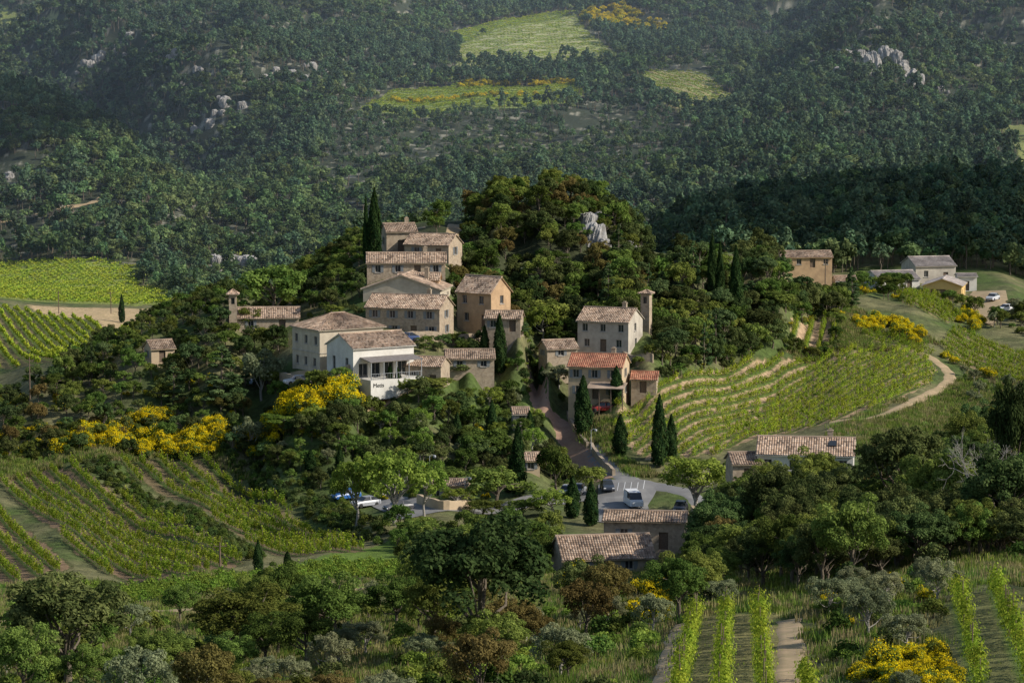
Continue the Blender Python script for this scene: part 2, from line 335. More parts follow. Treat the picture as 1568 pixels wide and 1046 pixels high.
def conifer(name,lm='pine',H=12,R=2.6,nl=5500,ls=.2,seed=3):
    r=np.random.default_rng(seed);tb=TB();cen=[];rad=[]
    tb.tube([[0,0,-.6],[.1,0,H*.5],[0,.05,H*.97]],[.28,.17,.04],0,7)
    for i in range(60):
        t=r.uniform(.12,1)**.9;rr=R*(1-t)**.7*r.uniform(.55,1.1);th=r.uniform(0,6.28)
        p=[rr*math.cos(th),rr*math.sin(th),H*t-.15*rr];cen.append(p);rad.append(.35+.6*(1-t)*r.uniform(.8,1.3))
        tb.tube([[0,0,H*t],p],[.06,.02],0,4)
    clumps(tb,cen,rad,nl,ls,1,r,.5)
    me=tb.mesh(name,[M['bark'],M['L_'+lm]]);me['H']=float(H);me['R']=float(R*1.1);return me
def shrub(name,lm,H=1.8,R=1.3,nl=900,ls=.12,seed=1,fl=0,fs=.07):
    r=np.random.default_rng(seed);tb=TB();cen=[];rad=[]
    for i in range(14):
        d=unit(r.normal(size=3));d[2]=abs(d[2]);cen.append(d*[R*.7,R*.7,H*.6]+[0,0,H*.2]);rad.append(r.uniform(.25,.5)*R)
    clumps(tb,cen,rad,nl,ls,1,r,.9)
    for i in range(6): tb.tube([[0,0,-.3],cen[i]],[.05,.02],0,4)
    if fl:
        cen=np.array(cen);rad=np.array(rad);sel=r.choice(len(cen),fl,p=(lambda w:w/w.sum())(r.uniform(.1,1,len(cen))**2));d=unit(r.normal(size=(fl,3)));d[:,2]=np.abs(d[:,2])*1.1
        c=cen[sel]+d*(rad[sel][:,None]*r.uniform(.85,1.3,(fl,1)))
        tb.leaves(c,d+.7*r.normal(size=(fl,3)),fs,2,r)
    me=tb.mesh(name,[M['bark'],M['L_'+lm],M['L_yellow_f']]);me['H']=float(H);me['R']=float(R);return me
def vine(name,lm,nl,ls,L=1.1,H=1.45,seed=1,post=False,wd=.19):
    r=np.random.default_rng(seed);tb=TB()
    tb.tube([[0,0,-.2],[.05,.02,.35],[0,0,.7]],[.05,.04,.03],0,5)
    x=np.clip(r.normal(0,L*.27,nl),-L*.6,L*.6)
    top=.45+(H-.45)*(.6+.4*np.cos(x/L*3.6))*(.8+.25*np.sin(x*17+seed))
    c=np.stack([x,r.normal(0,wd,nl),.35+(top-.35)*r.uniform(0,1,nl)**.7+.14*r.normal(size=nl)],1)
    d=np.stack([.3*r.normal(size=nl),c[:,1]*4,(c[:,2]-.8)*1.5+.3],1)
    tb.leaves(c,d+.6*r.normal(size=(nl,3)),ls,1,r,asp=.8)
    if post: tb.tube([[.5,0,-.2],[.5,0,H+.1]],[.03,.03],0,4)
    return tb.mesh(name,[M['wood'],M['L_'+lm]])
def tuft(name,lm,nb=40,H=.45,seed=1,sp=.35):
    r=np.random.default_rng(seed);tb=TB();a=r.uniform(0,6.28,nb);b=np.stack([r.normal(0,sp,nb),r.normal(0,sp,nb),np.full(nb,-.03)],1)
    tip=b+np.stack([np.cos(a)*.2*H,np.sin(a)*.2*H,H*r.uniform(.5,1.2,nb)],1);s=np.stack([-np.sin(a),np.cos(a),np.zeros(nb)],1)*.035
    V=np.stack([b-s,b+s,tip+s*.2,tip-s*.2],1).reshape(-1,3)
    tb.add(V,np.arange(4*nb).reshape(-1,4),0,np.repeat(r.uniform(0,1,nb),4));return tb.mesh(name,[M['L_'+lm]])
PR={}
PR['oakN']=[tree('oak_foliage','holm',9,4.6,.58,.42,70,.95,15000,.155,s,limbs=12) for s in (1,2)]
PR['oakNg']=[tree('green_oak_foliage','oak',9,4.6,.56,.43,66,1.0,14000,.155,s,limbs=12) for s in (3,4)]
PR['rustN']=[tree('rust_foliage','rust',7,3.6,.56,.43,50,.85,9000,.14,5,limbs=10)]
PR['oliveN']=[tree('olive_foliage','olive',6,3,.56,.43,45,.7,7000,.12,6,limbs=10,bark='barkg')]
PR['oak']=[tree('oak_mid_foliage','oak',8,4,.56,.43,38,1.05,3800,.24,s) for s in (11,12,13)]
PR['holm']=[tree('holm_mid_foliage','holm',8,4,.55,.44,38,1.05,3800,.24,s) for s in (14,15,16)]
PR['lime']=[tree('plane_foliage','lime',8,4,.58,.42,50,.85,4200,.19,s,bark='barkg',limbs=16) for s in (17,18)]
PR['olive']=[tree('olive_mid_foliage','olive',6,3,.56,.43,34,.85,3000,.2,19,bark='barkg')]
PR['rust']=[tree('rust_mid_foliage','rust',7,3.6,.56,.43,36,1.0,3600,.23,20)]
PR['pine']=[conifer('pine_foliage','pine',12,2.8,5000,.22,21),tree('umbrella_pine_foliage','pine',10,3.6,.68,.3,34,1.2,4000,.23,22,flat=.6)]
PR['cyp']=[cypress('cypress_foliage',6000,.14,s) for s in (1,2,3)]
PR['farHazeA']=[tree('far_oak_foliage','farHazeA',6.5,2.8,.52,.46,12,1.2,300,.52,s,limbs=2,hollow=.35) for s in (31,32,33)]
PR['farHazeB']=[tree('far_pine_foliage','farHazeB',8,2.6,.60,.38,11,1.1,280,.50,s,limbs=2,hollow=.35) for s in (34,35)]
PR['bush']=[shrub('bush_foliage','holm',2.2,1.5,900,.15,41),shrub('green_bush_foliage','oak',2.0,1.5,900,.15,42)]
PR['bushL']=[shrub('light_bush_foliage','lime',1.6,1.2,700,.14,43)]
PR['broom']=[shrub('broom_foliage','oak',1.9,1.4,900,.12,44,1200,.08),shrub('broom_foliage_b','oak',1.7,1.3,900,.12,45,700,.08)]
PR['vine']=[vine('vine_foliage','vine',80,.115,seed=s,post=(s==52)) for s in (51,52)]
PR['vineL']=[vine('terrace_vine_foliage','vine',90,.11,seed=s,post=(s==59),H=1.6,wd=.13) for s in (58,59)]
PR['vineD']=[vine('vine_foliage_green','vineD',80,.125,seed=53)]
PR['vineN']=[vine('near_vine_foliage','vine',190,.075,seed=s,post=(s==55),H=1.75,wd=.24) for s in (54,55,57)]
PR['vineF']=[vine('far_vine_foliage','vine',26,.26,L=2.4,seed=56)]
PR['grass']=[tuft('grass_blades','grassm',50,.45,61),tuft('dry_grass_blades','dry',40,.4,62)]
def scatter(name,me,x,y,sc,rz,sz=None,dz=0):
    if len(x)==0: return
    proto=bpy.data.objects.new(me.name+'_source',me)
    g=bpy.data.node_groups.new(name+'_instances','GeometryNodeTree')
    g.interface.new_socket('Geometry',in_out='INPUT',socket_type='NodeSocketGeometry');g.interface.new_socket('Geometry',in_out='OUTPUT',socket_type='NodeSocketGeometry')
    gi=g.nodes.new('NodeGroupInput');go=g.nodes.new('NodeGroupOutput');oi=g.nodes.new('GeometryNodeObjectInfo');oi.inputs['Object'].default_value=proto;oi.inputs['As Instance'].default_value=True
    ip=g.nodes.new('GeometryNodeInstanceOnPoints')
    L=g.links;L.new(gi.outputs[0],ip.inputs['Points']);L.new(oi.outputs['Geometry'],ip.inputs['Instance'])
    for nm,sk in (('rot','Rotation'),('scl','Scale')):
        na=g.nodes.new('GeometryNodeInputNamedAttribute');na.data_type='FLOAT_VECTOR';na.inputs[0].default_value=nm;L.new(na.outputs[0],ip.inputs[sk])
    L.new(ip.outputs[0],go.inputs[0])
    m=bpy.data.meshes.new(name);k=len(x);m.vertices.add(k)
    m.vertices.foreach_set('co',np.stack([x,y,hgt(x,y)+dz],1).astype(np.float32).ravel())
    z=np.zeros(k);sz=sc if sz is None else sz
    m.attributes.new('rot','FLOAT_VECTOR','POINT').data.foreach_set('vector',np.stack([z,z,rz],1).astype(np.float32).ravel())
    m.attributes.new('scl','FLOAT_VECTOR','POINT').data.foreach_set('vector',np.stack([sc,sc,sz],1).astype(np.float32).ravel())
    o=link(bpy.data.objects.new(name,m));md=o.modifiers.new('instances','NODES');md.node_group=g;return o
def scat_multi(name,kind,x,y,sc,rz=None,sz=None):
    x=np.asarray(x);y=np.asarray(y);l=PR[kind];w=rng.integers(0,len(l),len(x))
    if rz is None: rz=rng.uniform(0,6.28,len(x))
    if sz is None: sz=sc*rng.uniform(.8,1.2,len(x))
    for i,me in enumerate(l):
        k=w==i;scatter(name,me,x[k],y[k],sc[k],rz[k],sz[k])
# ------------------------------------------------------------------ exclusion
EXC=[]
for h in HS:
    th=math.radians(h[7]);p=pt(h[1],h[2],h[3]);W,D=h[4],h[5]
    off=W/2 if h[7]>5 else (-W/2 if h[7]<-5 else 0)
    cx=p[0]+off*math.cos(th)-D/2*math.sin(th);cy=p[1]+off*math.sin(th)+D/2*math.cos(th)
    EXC.append((cx,cy,W/2+1.3,D/2+1.3,th,2.))
def clear(x,y,ex=0,fields=True):
    k=np.ones(len(x),bool)
    for cx,cy,a,b,th,fr_ in EXC:
        u=(x-cx)*math.cos(th)+(y-cy)*math.sin(th);v=-(x-cx)*math.sin(th)+(y-cy)*math.cos(th)
        k&=~((np.abs(u)<a+ex)&(np.abs(v)<b+ex))
        k&=~((np.abs(u)<a-1)&(v<0)&(v>-b-fr_-ex))
    for P_,w in ROADW:
        for i in range(len(P_)-1):
            a=P_[i];b=P_[i+1];ab=b-a;t=np.clip(((x-a[0])*ab[0]+(y-a[1])*ab[1])/(ab@ab+1e-9),0,1)
            k&=np.hypot(x-a[0]-t*ab[0],y-a[1]-t*ab[1])>w/2+.8+ex
    if fields:
        for pl in OPEN: k&=~inside(x,y,pl)
    return k
ROADS=[('village_lane',[(822,600),(832,625),(858,655),(880,690),(905,712),(925,735)],3.6,'redroad'),
('access_road',[(905,690),(925,712),(960,735),(1010,748),(1080,782),(1130,790)],3.6,'asphalt'),
('vineyard_track',[(1270,648),(1340,640),(1400,615),(1448,590),(1452,570),(1425,548),(1400,538),(1330,520),(1300,512)],2.4,'dirt'),
('farm_track',[(-40,955),(100,945),(225,937),(300,932),(420,918),(540,903),(625,895)],2.8,'dirt'),
('vine_path',[(1010,1060),(1030,985),(1045,955)],1.5,'dirt'),
('vine_path',[(1210,1075),(1212,1000),(1208,950)],2.0,'dirt'),
('valley_road',[(-60,345),(40,332),(120,315),(165,300)],4,'dirt'),
('valley_road',[(500,345),(560,346),(640,350),(700,345)],3.5,'dirt')]
ROADW=[];OPEN=[]
def spl(P_,m=10):
    P_=np.array(P_);o=[]
    for i in range(len(P_)-1):
        a=P_[max(i-1,0)];b=P_[i];c=P_[i+1];d=P_[min(i+2,len(P_)-1)]
        for t in np.linspace(0,1,m,endpoint=False):
            o.append(.5*((2*b)+(-a+c)*t+(2*a-5*b+4*c-d)*t*t+(-a+3*b-3*c+d)*t**3))
    o.append(P_[-1]);return np.array(o)
for nm,pp,w,mt in ROADS:
    c=spl(wpoly(pp));ROADW.append((c,w))
    t=unit(np.gradient(c,axis=0));nn=np.stack([-t[:,1],t[:,0]],1);K_=7;V=[]
    wob=w*(1+.12*np.sin(np.arange(len(c))*1.3))
    for j in range(K_):
        q_=c+nn*((j/(K_-1)-.5)*wob)[:,None];V.append(np.column_stack([q_,hgt(q_[:,0],q_[:,1])+.07-(.15 if j in(0,K_-1) else 0)]))
    V=np.stack(V,1);m_=len(c);idx=np.arange(m_*K_).reshape(m_,K_)
    Q=np.stack([idx[:-1,:-1],idx[1:,:-1],idx[1:,1:],idx[:-1,1:]],-1).reshape(-1,4)[:,::-1]
    link(bpy.data.objects.new(nm,mesh_np(nm,V.reshape(-1,3),Q,[M[mt]],smooth=True)))
def drape(name,poly,mt,off=.1,step=1.5):
    bm=bmesh.new();vs=[bm.verts.new((p[0],p[1],0)) for p in poly];bm.faces.new(vs)
    mn=poly.min(0);mx=poly.max(0)
    for ax in (0,1):
        for v in np.arange(mn[ax]+step,mx[ax],step):
            co=[0,0,0];co[ax]=v;no=[0,0,0];no[ax]=1
            bmesh.ops.bisect_plane(bm,geom=bm.verts[:]+bm.edges[:]+bm.faces[:],plane_co=co,plane_no=no)
    for v in bm.verts: v.co.z=float(hgt(v.co.x,v.co.y))+off
    bm.normal_update()
    for f in bm.faces:
        if f.normal.z<0: f.normal_flip()
    me=bpy.data.meshes.new(name);bm.to_mesh(me);bm.free();me.materials.append(M[mt]);return link(bpy.data.objects.new(name,me))
park=wpoly([(914,800),(916,745),(935,736),(995,742),(1005,752),(992,775),(1000,800),(960,806)])
drape('car_park',park,'asphalt');OPEN.append(park)
park2=wpoly([(560,770),(600,760),(700,778),(800,762),(908,748),(908,764),(800,782),(640,792),(610,796)])
drape('tree_lined_car_park',park2,'asphalt',.09)
yard=wpoly([(1475,462),(1490,447),(1540,445),(1545,470),(1520,500),(1500,492)])
drape('gravel_yard',yard,'dirt',.1);OPEN.append(yard)
terr=wpoly([(420,590),(440,574),(560,585),(600,575),(640,598),(540,604)])
drape('village_terrace',terr,'dirt',.08);OPEN.append(terr)
for i in range(6):
    a=survey(935+i*10,752);b=a+np.array([.4,4.4]);w_=np.array([.05,0])
    drape('parking_bay_line',np.array([a-w_,a+w_,b+w_,b-w_]),'paint',.115,1)
# ------------------------------------------------------------------ fields
G1=(.085,.125,.028);SO=(.40,.28,.17);SD=(.27,.19,.11);HD=(.10,.13,.045);SV=(.22,.15,.09);GV=(.055,.085,.022)
FIELDS=[
('left',[(0,738),(60,722),(112,713),(240,790),(372,862),(290,884),(200,893),(120,850),(40,780)],((112,716),(366,862)),2.9,'vineL',.9,SV,1,GV),
('left2',[(180,703),(250,700),(322,704),(430,770),(540,832),(560,845),(470,852),(420,850),(300,775)],((188,704),(470,845)),2.9,'vineL',.9,SV,.7,GV),
('left0',[(-120,770),(0,772),(45,815),(110,870),(60,885),(-120,900)],((0,790),(80,868)),2.9,'vineL',.9,SV,1,GV),
('leftlow',[(120,905),(400,885),(560,865),(640,868),(600,888),(420,905),(230,925),(120,935)],((230,915),(560,885)),2.2,'vineD',1.1,SD,.3,G1),
('right',[(940,655),(945,622),(1010,590),(1120,562),(1215,550),(1300,535),(1400,535),(1432,565),(1425,590),(1380,612),(1290,642),(1180,668),(1090,698),(1000,708),(940,680)],((985,700),(1230,590)),2.4,'vine',1.0,SO,1,G1),
('right2',[(1212,490),(1262,480),(1282,505),(1275,528),(1225,535),(1210,515)],((1235,530),(1245,490)),2.2,'vine',1.0,SO,1,G1),
('right3',[(1310,512),(1360,508),(1400,528),(1432,545),(1400,540)],((1310,514),(1430,545)),2.2,'vine',1.0,SD,.6,G1),
('right4',[(1440,530),(1470,500),(1568,545),(1640,570),(1620,600),(1530,580),(1450,550)],((1450,510),(1568,560)),2.3,'vine',1.0,SO,.8,G1),
('right5',[(1365,450),(1440,455),(1490,490),(1450,495),(1390,470)],((1370,452),(1450,495)),2.2,'vine',1.0,SD,.6,G1),
('fore',[(1015,1100),(1048,1000),(1060,945),(1185,938),(1250,1100)],((1105,1060),(1112,950)),2.2,'vineN',.9,(.28,.21,.11),.6,(.13,.19,.04)),
('forR',[(1430,960),(1450,915),(1568,900),(1700,900),(1700,1100),(1480,1060)],((1500,1060),(1470,930)),2.4,'vineN',1.0,SD,.4,(.10,.15,.035)),
('lv',[(-200,470),(0,470),(60,482),(150,492),(200,505),(150,530),(95,560),(0,565),(-200,570)],((0,480),(90,555)),2.8,'vineF',2.2,SD,.6,G1),
('bright',[(-250,400),(0,402),(110,402),(228,413),(210,438),(285,458),(250,467),(60,462),(-250,455)],((0,440),(230,415)),3.2,'vineF',2.4,(.33,.30,.13),.3,(.24,.30,.06)),
('tan',[(40,466),(288,469),(235,490),(150,491),(60,478)],((50,470),(230,490)),3.2,'none',2,(.50,.36,.22),.9,(.40,.31,.15)),
('t1',[(550,170),(600,140),(700,130),(780,136),(870,130),(905,140),(870,160),(700,174),(620,178)],((570,166),(860,150)),10,'vineF',2.4,HD,.9,(.30,.37,.11)),
('t1b',[(600,125),(640,110),(700,106),(770,114),(700,126)],((600,122),(740,115)),9,'vineF',2.4,HD,.8,(.24,.30,.10)),
('t2',[(700,104),(704,66),(780,40),(830,34),(880,22),(905,55),(935,78),(950,95),(870,92),(790,104)],((700,85),(900,70)),16,'vineF',2.4,(.42,.40,.24),.7,(.27,.33,.11)),
('t2b',[(640,66),(700,48),(780,30),(900,15),(860,28),(780,42),(690,68)],((650,60),(850,25)),9,'vineF',2.4,HD,.7,(.24,.30,.11)),
('t3',[(980,112),(1040,110),(1085,120),(1145,162),(1090,174),(1040,172),(1005,155)],((1000,133),(1110,163)),8,'vineF',2.4,(.34,.28,.15),.8,(.22,.27,.09)),
('t5',[(0,18),(40,22),(30,45),(0,52)],((0,30),(40,28)),4.5,'none',2.4,(.3,.3,.15),.3,(.22,.27,.08)),
('t6',[(60,50),(75,20),(90,20),(82,50)],((60,50),(85,20)),4.5,'none',2.4,(.3,.3,.15),.3,(.30,.32,.14)),
('t7',[(335,358),(365,365),(410,378),(395,390),(350,384)],((340,370),(400,385)),4,'none',2,(.3,.24,.12),.2,(.27,.33,.06)),
('t8',[(1525,195),(1600,185),(1600,290),(1530,285),(1560,240)],((1530,200),(1568,200)),4,'none',2,(.3,.24,.12),.3,(.18,.22,.07)),
('t9',[(70,350),(160,305),(165,330),(60,352)],((70,340),(160,320)),4,'none',2,(.3,.24,.12),.1,(.12,.15,.05)),
]
MEAD=[([(1320,650),(1400,625),(1465,590),(1510,585),(1500,640),(1420,690),(1330,690)],(.13,.22,.045)),
([(1280,490),(1310,500),(1400,535),(1290,535)],(.14,.22,.045)),
([(540,1045),(560,990),(640,975),(700,1010),(900,1010),(960,950),(1010,960),(1010,1060)],(.12,.18,.035)),
([(0,900),(200,905),(560,870),(640,880),(600,905),(200,945),(0,960)],(.15,.22,.045)),
([(400,880),(560,840),(640,810),(600,860)],(.12,.18,.035)),
([(885,650),(935,640),(940,700),(1010,730),(940,732),(905,700)],(.20,.21,.08))]
X,Y=GX,GY
nz=fbm(X/14,Y/14,21,4)/.94;nz2=fbm(X/3,Y/3,29,3)/.87
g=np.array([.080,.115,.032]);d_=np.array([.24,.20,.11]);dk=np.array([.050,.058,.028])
k=sst(.35,.65,nz)[...,None];col=g*(1-k)+d_*k*.6+g*k*.4
k=sst(.5,.7,nz2)[...,None]*.5;col=col*(1-k)+dk*k
fr=sst(850,1050,Y)[...,None];fc=np.array([.045,.055,.035])+np.array([.24,.22,.18])*sst(.62,.78,nz2)[...,None];col=col*(1-fr)+fc*fr
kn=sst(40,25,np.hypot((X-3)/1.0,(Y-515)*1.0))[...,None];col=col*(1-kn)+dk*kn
RC=np.zeros(X.shape);FM=np.zeros(X.shape);SOIL=np.zeros(X.shape+(3,))
jx=(vn(X/2.5,Y/2.5,3)-.5)*1.2;jy=(vn(X/2.5,Y/2.5,4)-.5)*1.2
for pp,c in MEAD:
    pl=wpoly(pp);k=inside(X+jx,Y+jy,pl);col[k]=np.array(c)*(.8+.4*nz[k])[:,None]
for nm,pp,rl,sp,kind,stp,soil,sa,gc in FIELDS:
    pl=wpoly(pp);OPEN.append(pl)
    a=survey(*rl[0]);b=survey(*rl[1]);u=unit(b-a);nn=np.array([-u[1],u[0]])
    sc_=1 if a[1]<900 else 2.5
    k=inside(X+jx*sc_,Y+jy*sc_,pl)
    col[k]=np.array(gc)*(.7+.6*nz[k])[:,None];RC[k]=((X[k]-a[0])*nn[0]+(Y[k]-a[1])*nn[1])/sp+1000;FM[k]=sa;SOIL[k]=soil
    if kind!='none':
        pu=(pl-a)@u;pv=(pl-a)@nn;sp2=sp if sp<7 else sp/2
        rows=np.arange(math.floor(pv.min()/sp2),math.ceil(pv.max()/sp2)+1)*sp2;al=np.arange(pu.min(),pu.max(),stp)
        vv,uu=np.meshgrid(rows,al);vv=vv.ravel()+rng.normal(0,.06,vv.size);uu=uu.ravel()+rng.uniform(-.25,.25,uu.size)
        x=a[0]+u[0]*uu+nn[0]*vv;y=a[1]+u[1]*uu+nn[1]*vv
        kk=inside(x,y,pl)&(rng.uniform(size=len(x))>(.14 if kind=='vineN' else .06))
        x=x[kk];y=y[kk]
        ang=math.atan2(u[1],u[0])+rng.choice([0,math.pi],len(x))+rng.normal(0,.10,len(x))
        scat_multi('vineyard_rows',kind,x,y,rng.uniform(.7,1.2,len(x)),ang)
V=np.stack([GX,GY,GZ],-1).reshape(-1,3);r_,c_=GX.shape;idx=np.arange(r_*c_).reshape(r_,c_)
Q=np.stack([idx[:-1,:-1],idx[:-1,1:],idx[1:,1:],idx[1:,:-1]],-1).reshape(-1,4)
m,nt,o=mat('ground_cover');L=nt.links
ac=N(nt,'ShaderNodeAttribute',attribute_name='gcol');asl=N(nt,'ShaderNodeAttribute',attribute_name='soil');arc=N(nt,'ShaderNodeAttribute',attribute_name='rc');afm=N(nt,'ShaderNodeAttribute',attribute_name='fm')
ge=N(nt,'ShaderNodeNewGeometry');n1=N(nt,'ShaderNodeTexNoise');n1.inputs['Scale'].default_value=.9;n1.inputs['Detail'].default_value=8;n1.inputs['Roughness'].default_value=.75;L.new(ge.outputs['Position'],n1.inputs['Vector'])
pg=N(nt,'ShaderNodeMath',operation='PINGPONG',i1=.5);L.new(arc.outputs['Fac'],pg.inputs[0])
ad=N(nt,'ShaderNodeMath',operation='MULTIPLY_ADD',i1=.5,i2=-.25);L.new(n1.outputs['Fac'],ad.inputs[0])
a2=N(nt,'ShaderNodeMath',operation='ADD');L.new(pg.outputs[0],a2.inputs[0]);L.new(ad.outputs[0],a2.inputs[1])
mr=N(nt,'ShaderNodeMapRange');mr.inputs[1].default_value=.12;mr.inputs[2].default_value=.30;L.new(a2.outputs[0],mr.inputs[0])
mm=N(nt,'ShaderNodeMath',operation='MULTIPLY');L.new(mr.outputs[0],mm.inputs[0]);L.new(afm.outputs['Fac'],mm.inputs[1])
c=mixc(nt,mm.outputs[0],ac.outputs['Color'],asl.outputs['Color'])
hs=N(nt,'ShaderNodeHueSaturation');mv=N(nt,'ShaderNodeMapRange');mv.inputs[1].default_value=.3;mv.inputs[2].default_value=.7;mv.inputs[3].default_value=.45;mv.inputs[4].default_value=1.45;L.new(n1.outputs['Fac'],mv.inputs[0]);L.new(mv.outputs[0],hs.inputs['Value']);L.new(c,hs.inputs['Color'])
p=N(nt,'ShaderNodeBsdfPrincipled');p.inputs['Roughness'].default_value=.95;p.inputs['Specular IOR Level'].default_value=.1;L.new(hs.outputs[0],p.inputs['Base Color'])
b=N(nt,'ShaderNodeBump');b.inputs['Strength'].default_value=.7;b.inputs['Distance'].default_value=.35;L.new(n1.outputs['Fac'],b.inputs['Height']);L.new(b.outputs[0],p.inputs['Normal']);L.new(p.outputs[0],o.inputs[0])
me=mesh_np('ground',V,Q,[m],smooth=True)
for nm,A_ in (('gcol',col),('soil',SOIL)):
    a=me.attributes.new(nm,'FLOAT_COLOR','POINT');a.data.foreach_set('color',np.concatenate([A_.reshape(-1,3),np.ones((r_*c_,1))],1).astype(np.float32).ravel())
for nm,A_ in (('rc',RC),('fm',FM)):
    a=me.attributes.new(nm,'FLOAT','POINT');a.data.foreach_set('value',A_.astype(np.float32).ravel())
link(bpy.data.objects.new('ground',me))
# ------------------------------------------------------------------ rocks
def rock(px,py,d,w,h,seed,name='limestone_outcrop',dx=0,dy=0,up=.12,rg=.35):
    bm=bmesh.new();bmesh.ops.create_icosphere(bm,subdivisions=5,radius=1);rr=np.random.default_rng(seed);off=rr.uniform(0,50,3)
    V=np.array([v.co[:] for v in bm.verts])
    n0=fbm(V[:,0]*1.3+off[0]+V[:,2]*.6,V[:,1]*1.3+off[1]-V[:,2]*.4,seed,3);n1_=fbm(V[:,0]*3+off[0]+V[:,2]*.3,V[:,1]*3+V[:,2]*1.1,seed+9,3);n2_=fbm(V[:,0]*9+off[1],V[:,1]*9+V[:,2]*5,seed+5,3)
    V=V*(.6+.6*n0+.6*(n1_-.45)+rg*np.abs(n2_-.44))[:,None];V[:,2]=np.where(V[:,2]>.5,.5+(V[:,2]-.5)*.5,V[:,2])
    for v,c in zip(bm.verts,V): v.co=(c[0]*w/2,c[1]*w/2,c[2]*h/2)
    me=bpy.data.meshes.new(name);bm.to_mesh(me);bm.free();me.materials.append(M['limestone']);o=link(bpy.data.objects.new(name,me))
    g_=survey(px,py) if d is None else pt(px,py,d)[:2]
    g_=g_+np.array([dx,dy]);fa=g_[1]>900
    o.location=(g_[0],g_[1],float(hgt(g_[0],g_[1]))+h*up);o.rotation_euler=(rr.uniform(-.15,.15),rr.uniform(-.15,.15),rr.uniform(0,6))
    EXC.append((g_[0],g_[1],w/2+(1.0 if fa else .3),w/2+(1.5 if fa else .8),0,7. if fa else 1.2))
for px,py,w,h,s in [(910,380,4.4,8.4,1),(924,388,3.2,6,2),(902,358,3.2,7,3),(918,350,2.8,6,22),(966,392,2.8,5,4),(895,346,2.4,4.6,23)]:
    rock(px,py,None,w,h,s,rg=.3)
for px,py,w,h,s,cn in [(1335,112,10,22,5,8),(1358,100,9,19,6,6),(1320,95,6,13,28,4),(1245,112,6,12,9,4),(1285,95,6,11,22,3),(150,97,7,9,10,8),(505,92,7,10,12,8),(478,106,6,8,29,6),(445,120,7,8,14,8),(345,165,7,9,16,9),(355,410,8,8,18,4),(378,410,7,9,19,3),(200,60,5,7,24,6),(270,85,5,7,25,6),(15,275,4,5,26,3),(320,65,5,7,27,6),(300,110,4,6,30,5),(1440,140,5,7,31,3),(1130,60,5,7,32,3)]:
    for j in range(cn):
        f=1 if j==0 else rng.uniform(.3,.9)
        rock(px,py,None,w*f,h*f,s*10+j,dx=0 if j==0 else rng.uniform(-2.4,2.4)*w,dy=0 if j==0 else rng.uniform(-1.6,1.6)*w,up=.12)
# ------------------------------------------------------------------ flowering broom
def brooms(pp,cnt,s0,s1,op=True,fields=True):
    pl=wpoly(pp);mn=pl.min(0);mx=pl.max(0);x=rng.uniform(mn[0],mx[0],cnt*14);y=rng.uniform(mn[1],mx[1],cnt*14);k=inside(x,y,pl)&clear(x,y,-.5,fields);x=x[k][:cnt];y=y[k][:cnt]
    scat_multi('flowering_broom','broom',x,y,rng.uniform(s0,s1,len(x)))
    if op: OPEN.append(pl)
brooms([(965,950),(980,905),(1030,895),(1045,935),(1010,960)],26,.5,.95)
brooms([(1080,870),(1100,850),(1180,845),(1180,870)],24,.8,1.2,False)
brooms([(1290,1060),(1340,1005),(1480,995),(1500,1070)],50,.3,.62)
brooms([(362,690),(372,668),(420,650),(430,680)],24,1.0,1.6)
brooms([(430,655),(440,628),(470,618),(540,608),(545,632),(480,645)],44,1.1,1.7)
brooms([(85,696),(90,672),(230,662),(345,662),(345,698),(200,700)],130,.7,1.3,False)
brooms([(190,655),(215,640),(260,640),(250,658)],16,.8,1.2)
brooms([(1305,500),(1330,488),(1410,512),(1405,530)],40,.6,1.1)
brooms([(1460,490),(1480,478),(1510,500),(1490,510)],14,.7,1.1)
brooms([(1440,545),(1460,540),(1540,575),(1520,580)],18,.5,.9,False)
brooms([(885,35),(900,20),(960,12),(1030,45),(1025,60),(960,58)],150,1.4,2.6)
brooms([(700,130),(900,122),(900,132),(700,138)],110,1.0,2.0,False,False)
brooms([(600,153),(860,144),(860,148),(600,158)],60,1.0,1.6,False,False)
brooms([(840,315),(862,308),(862,325),(840,325)],6,.8,1.1)
brooms([(860,905),(885,880),(900,900),(880,930)],8,.8,1.2)
# ------------------------------------------------------------------ forests
def cand(y0,y1,sp,xr=.235):
    ys=[];xs=[];y=y0
    while y<y1:
        k=int(2*xr*y/sp)+1;xs.append((np.arange(k)+rng.uniform(-.45,.45,k))*sp-xr*y);ys.append(y+rng.uniform(-.45,.45,k)*sp);y+=sp
    return np.concatenate(xs),np.concatenate(ys)
x,y=cand(960,2400,4.9,.215)
k=clear(x,y,0);gap=fbm(x/40,y/40,71,3)/.87;gap2=vn(x/9,y/9,73);k&=~((gap>.58)&(gap2>.38))
k&=rng.uniform(size=len(x))>.08
x=x[k];y=y[k]
hump=np.where((y>1200)&(y<1440)&(np.abs(x)<85),.62,1.0)
mixn=fbm(x/120,y/120,75,3)/.87+rng.normal(0,.15,len(x));fA=mixn>.5
scat_multi('mountain_oak_forest','farHazeA',x[fA],y[fA],rng.uniform(.55,1.4,fA.sum())*hump[fA]);fB=~fA
scat_multi('mountain_pine_forest','farHazeB',x[fB],y[fB],rng.uniform(.6,1.35,fB.sum())*hump[fB])
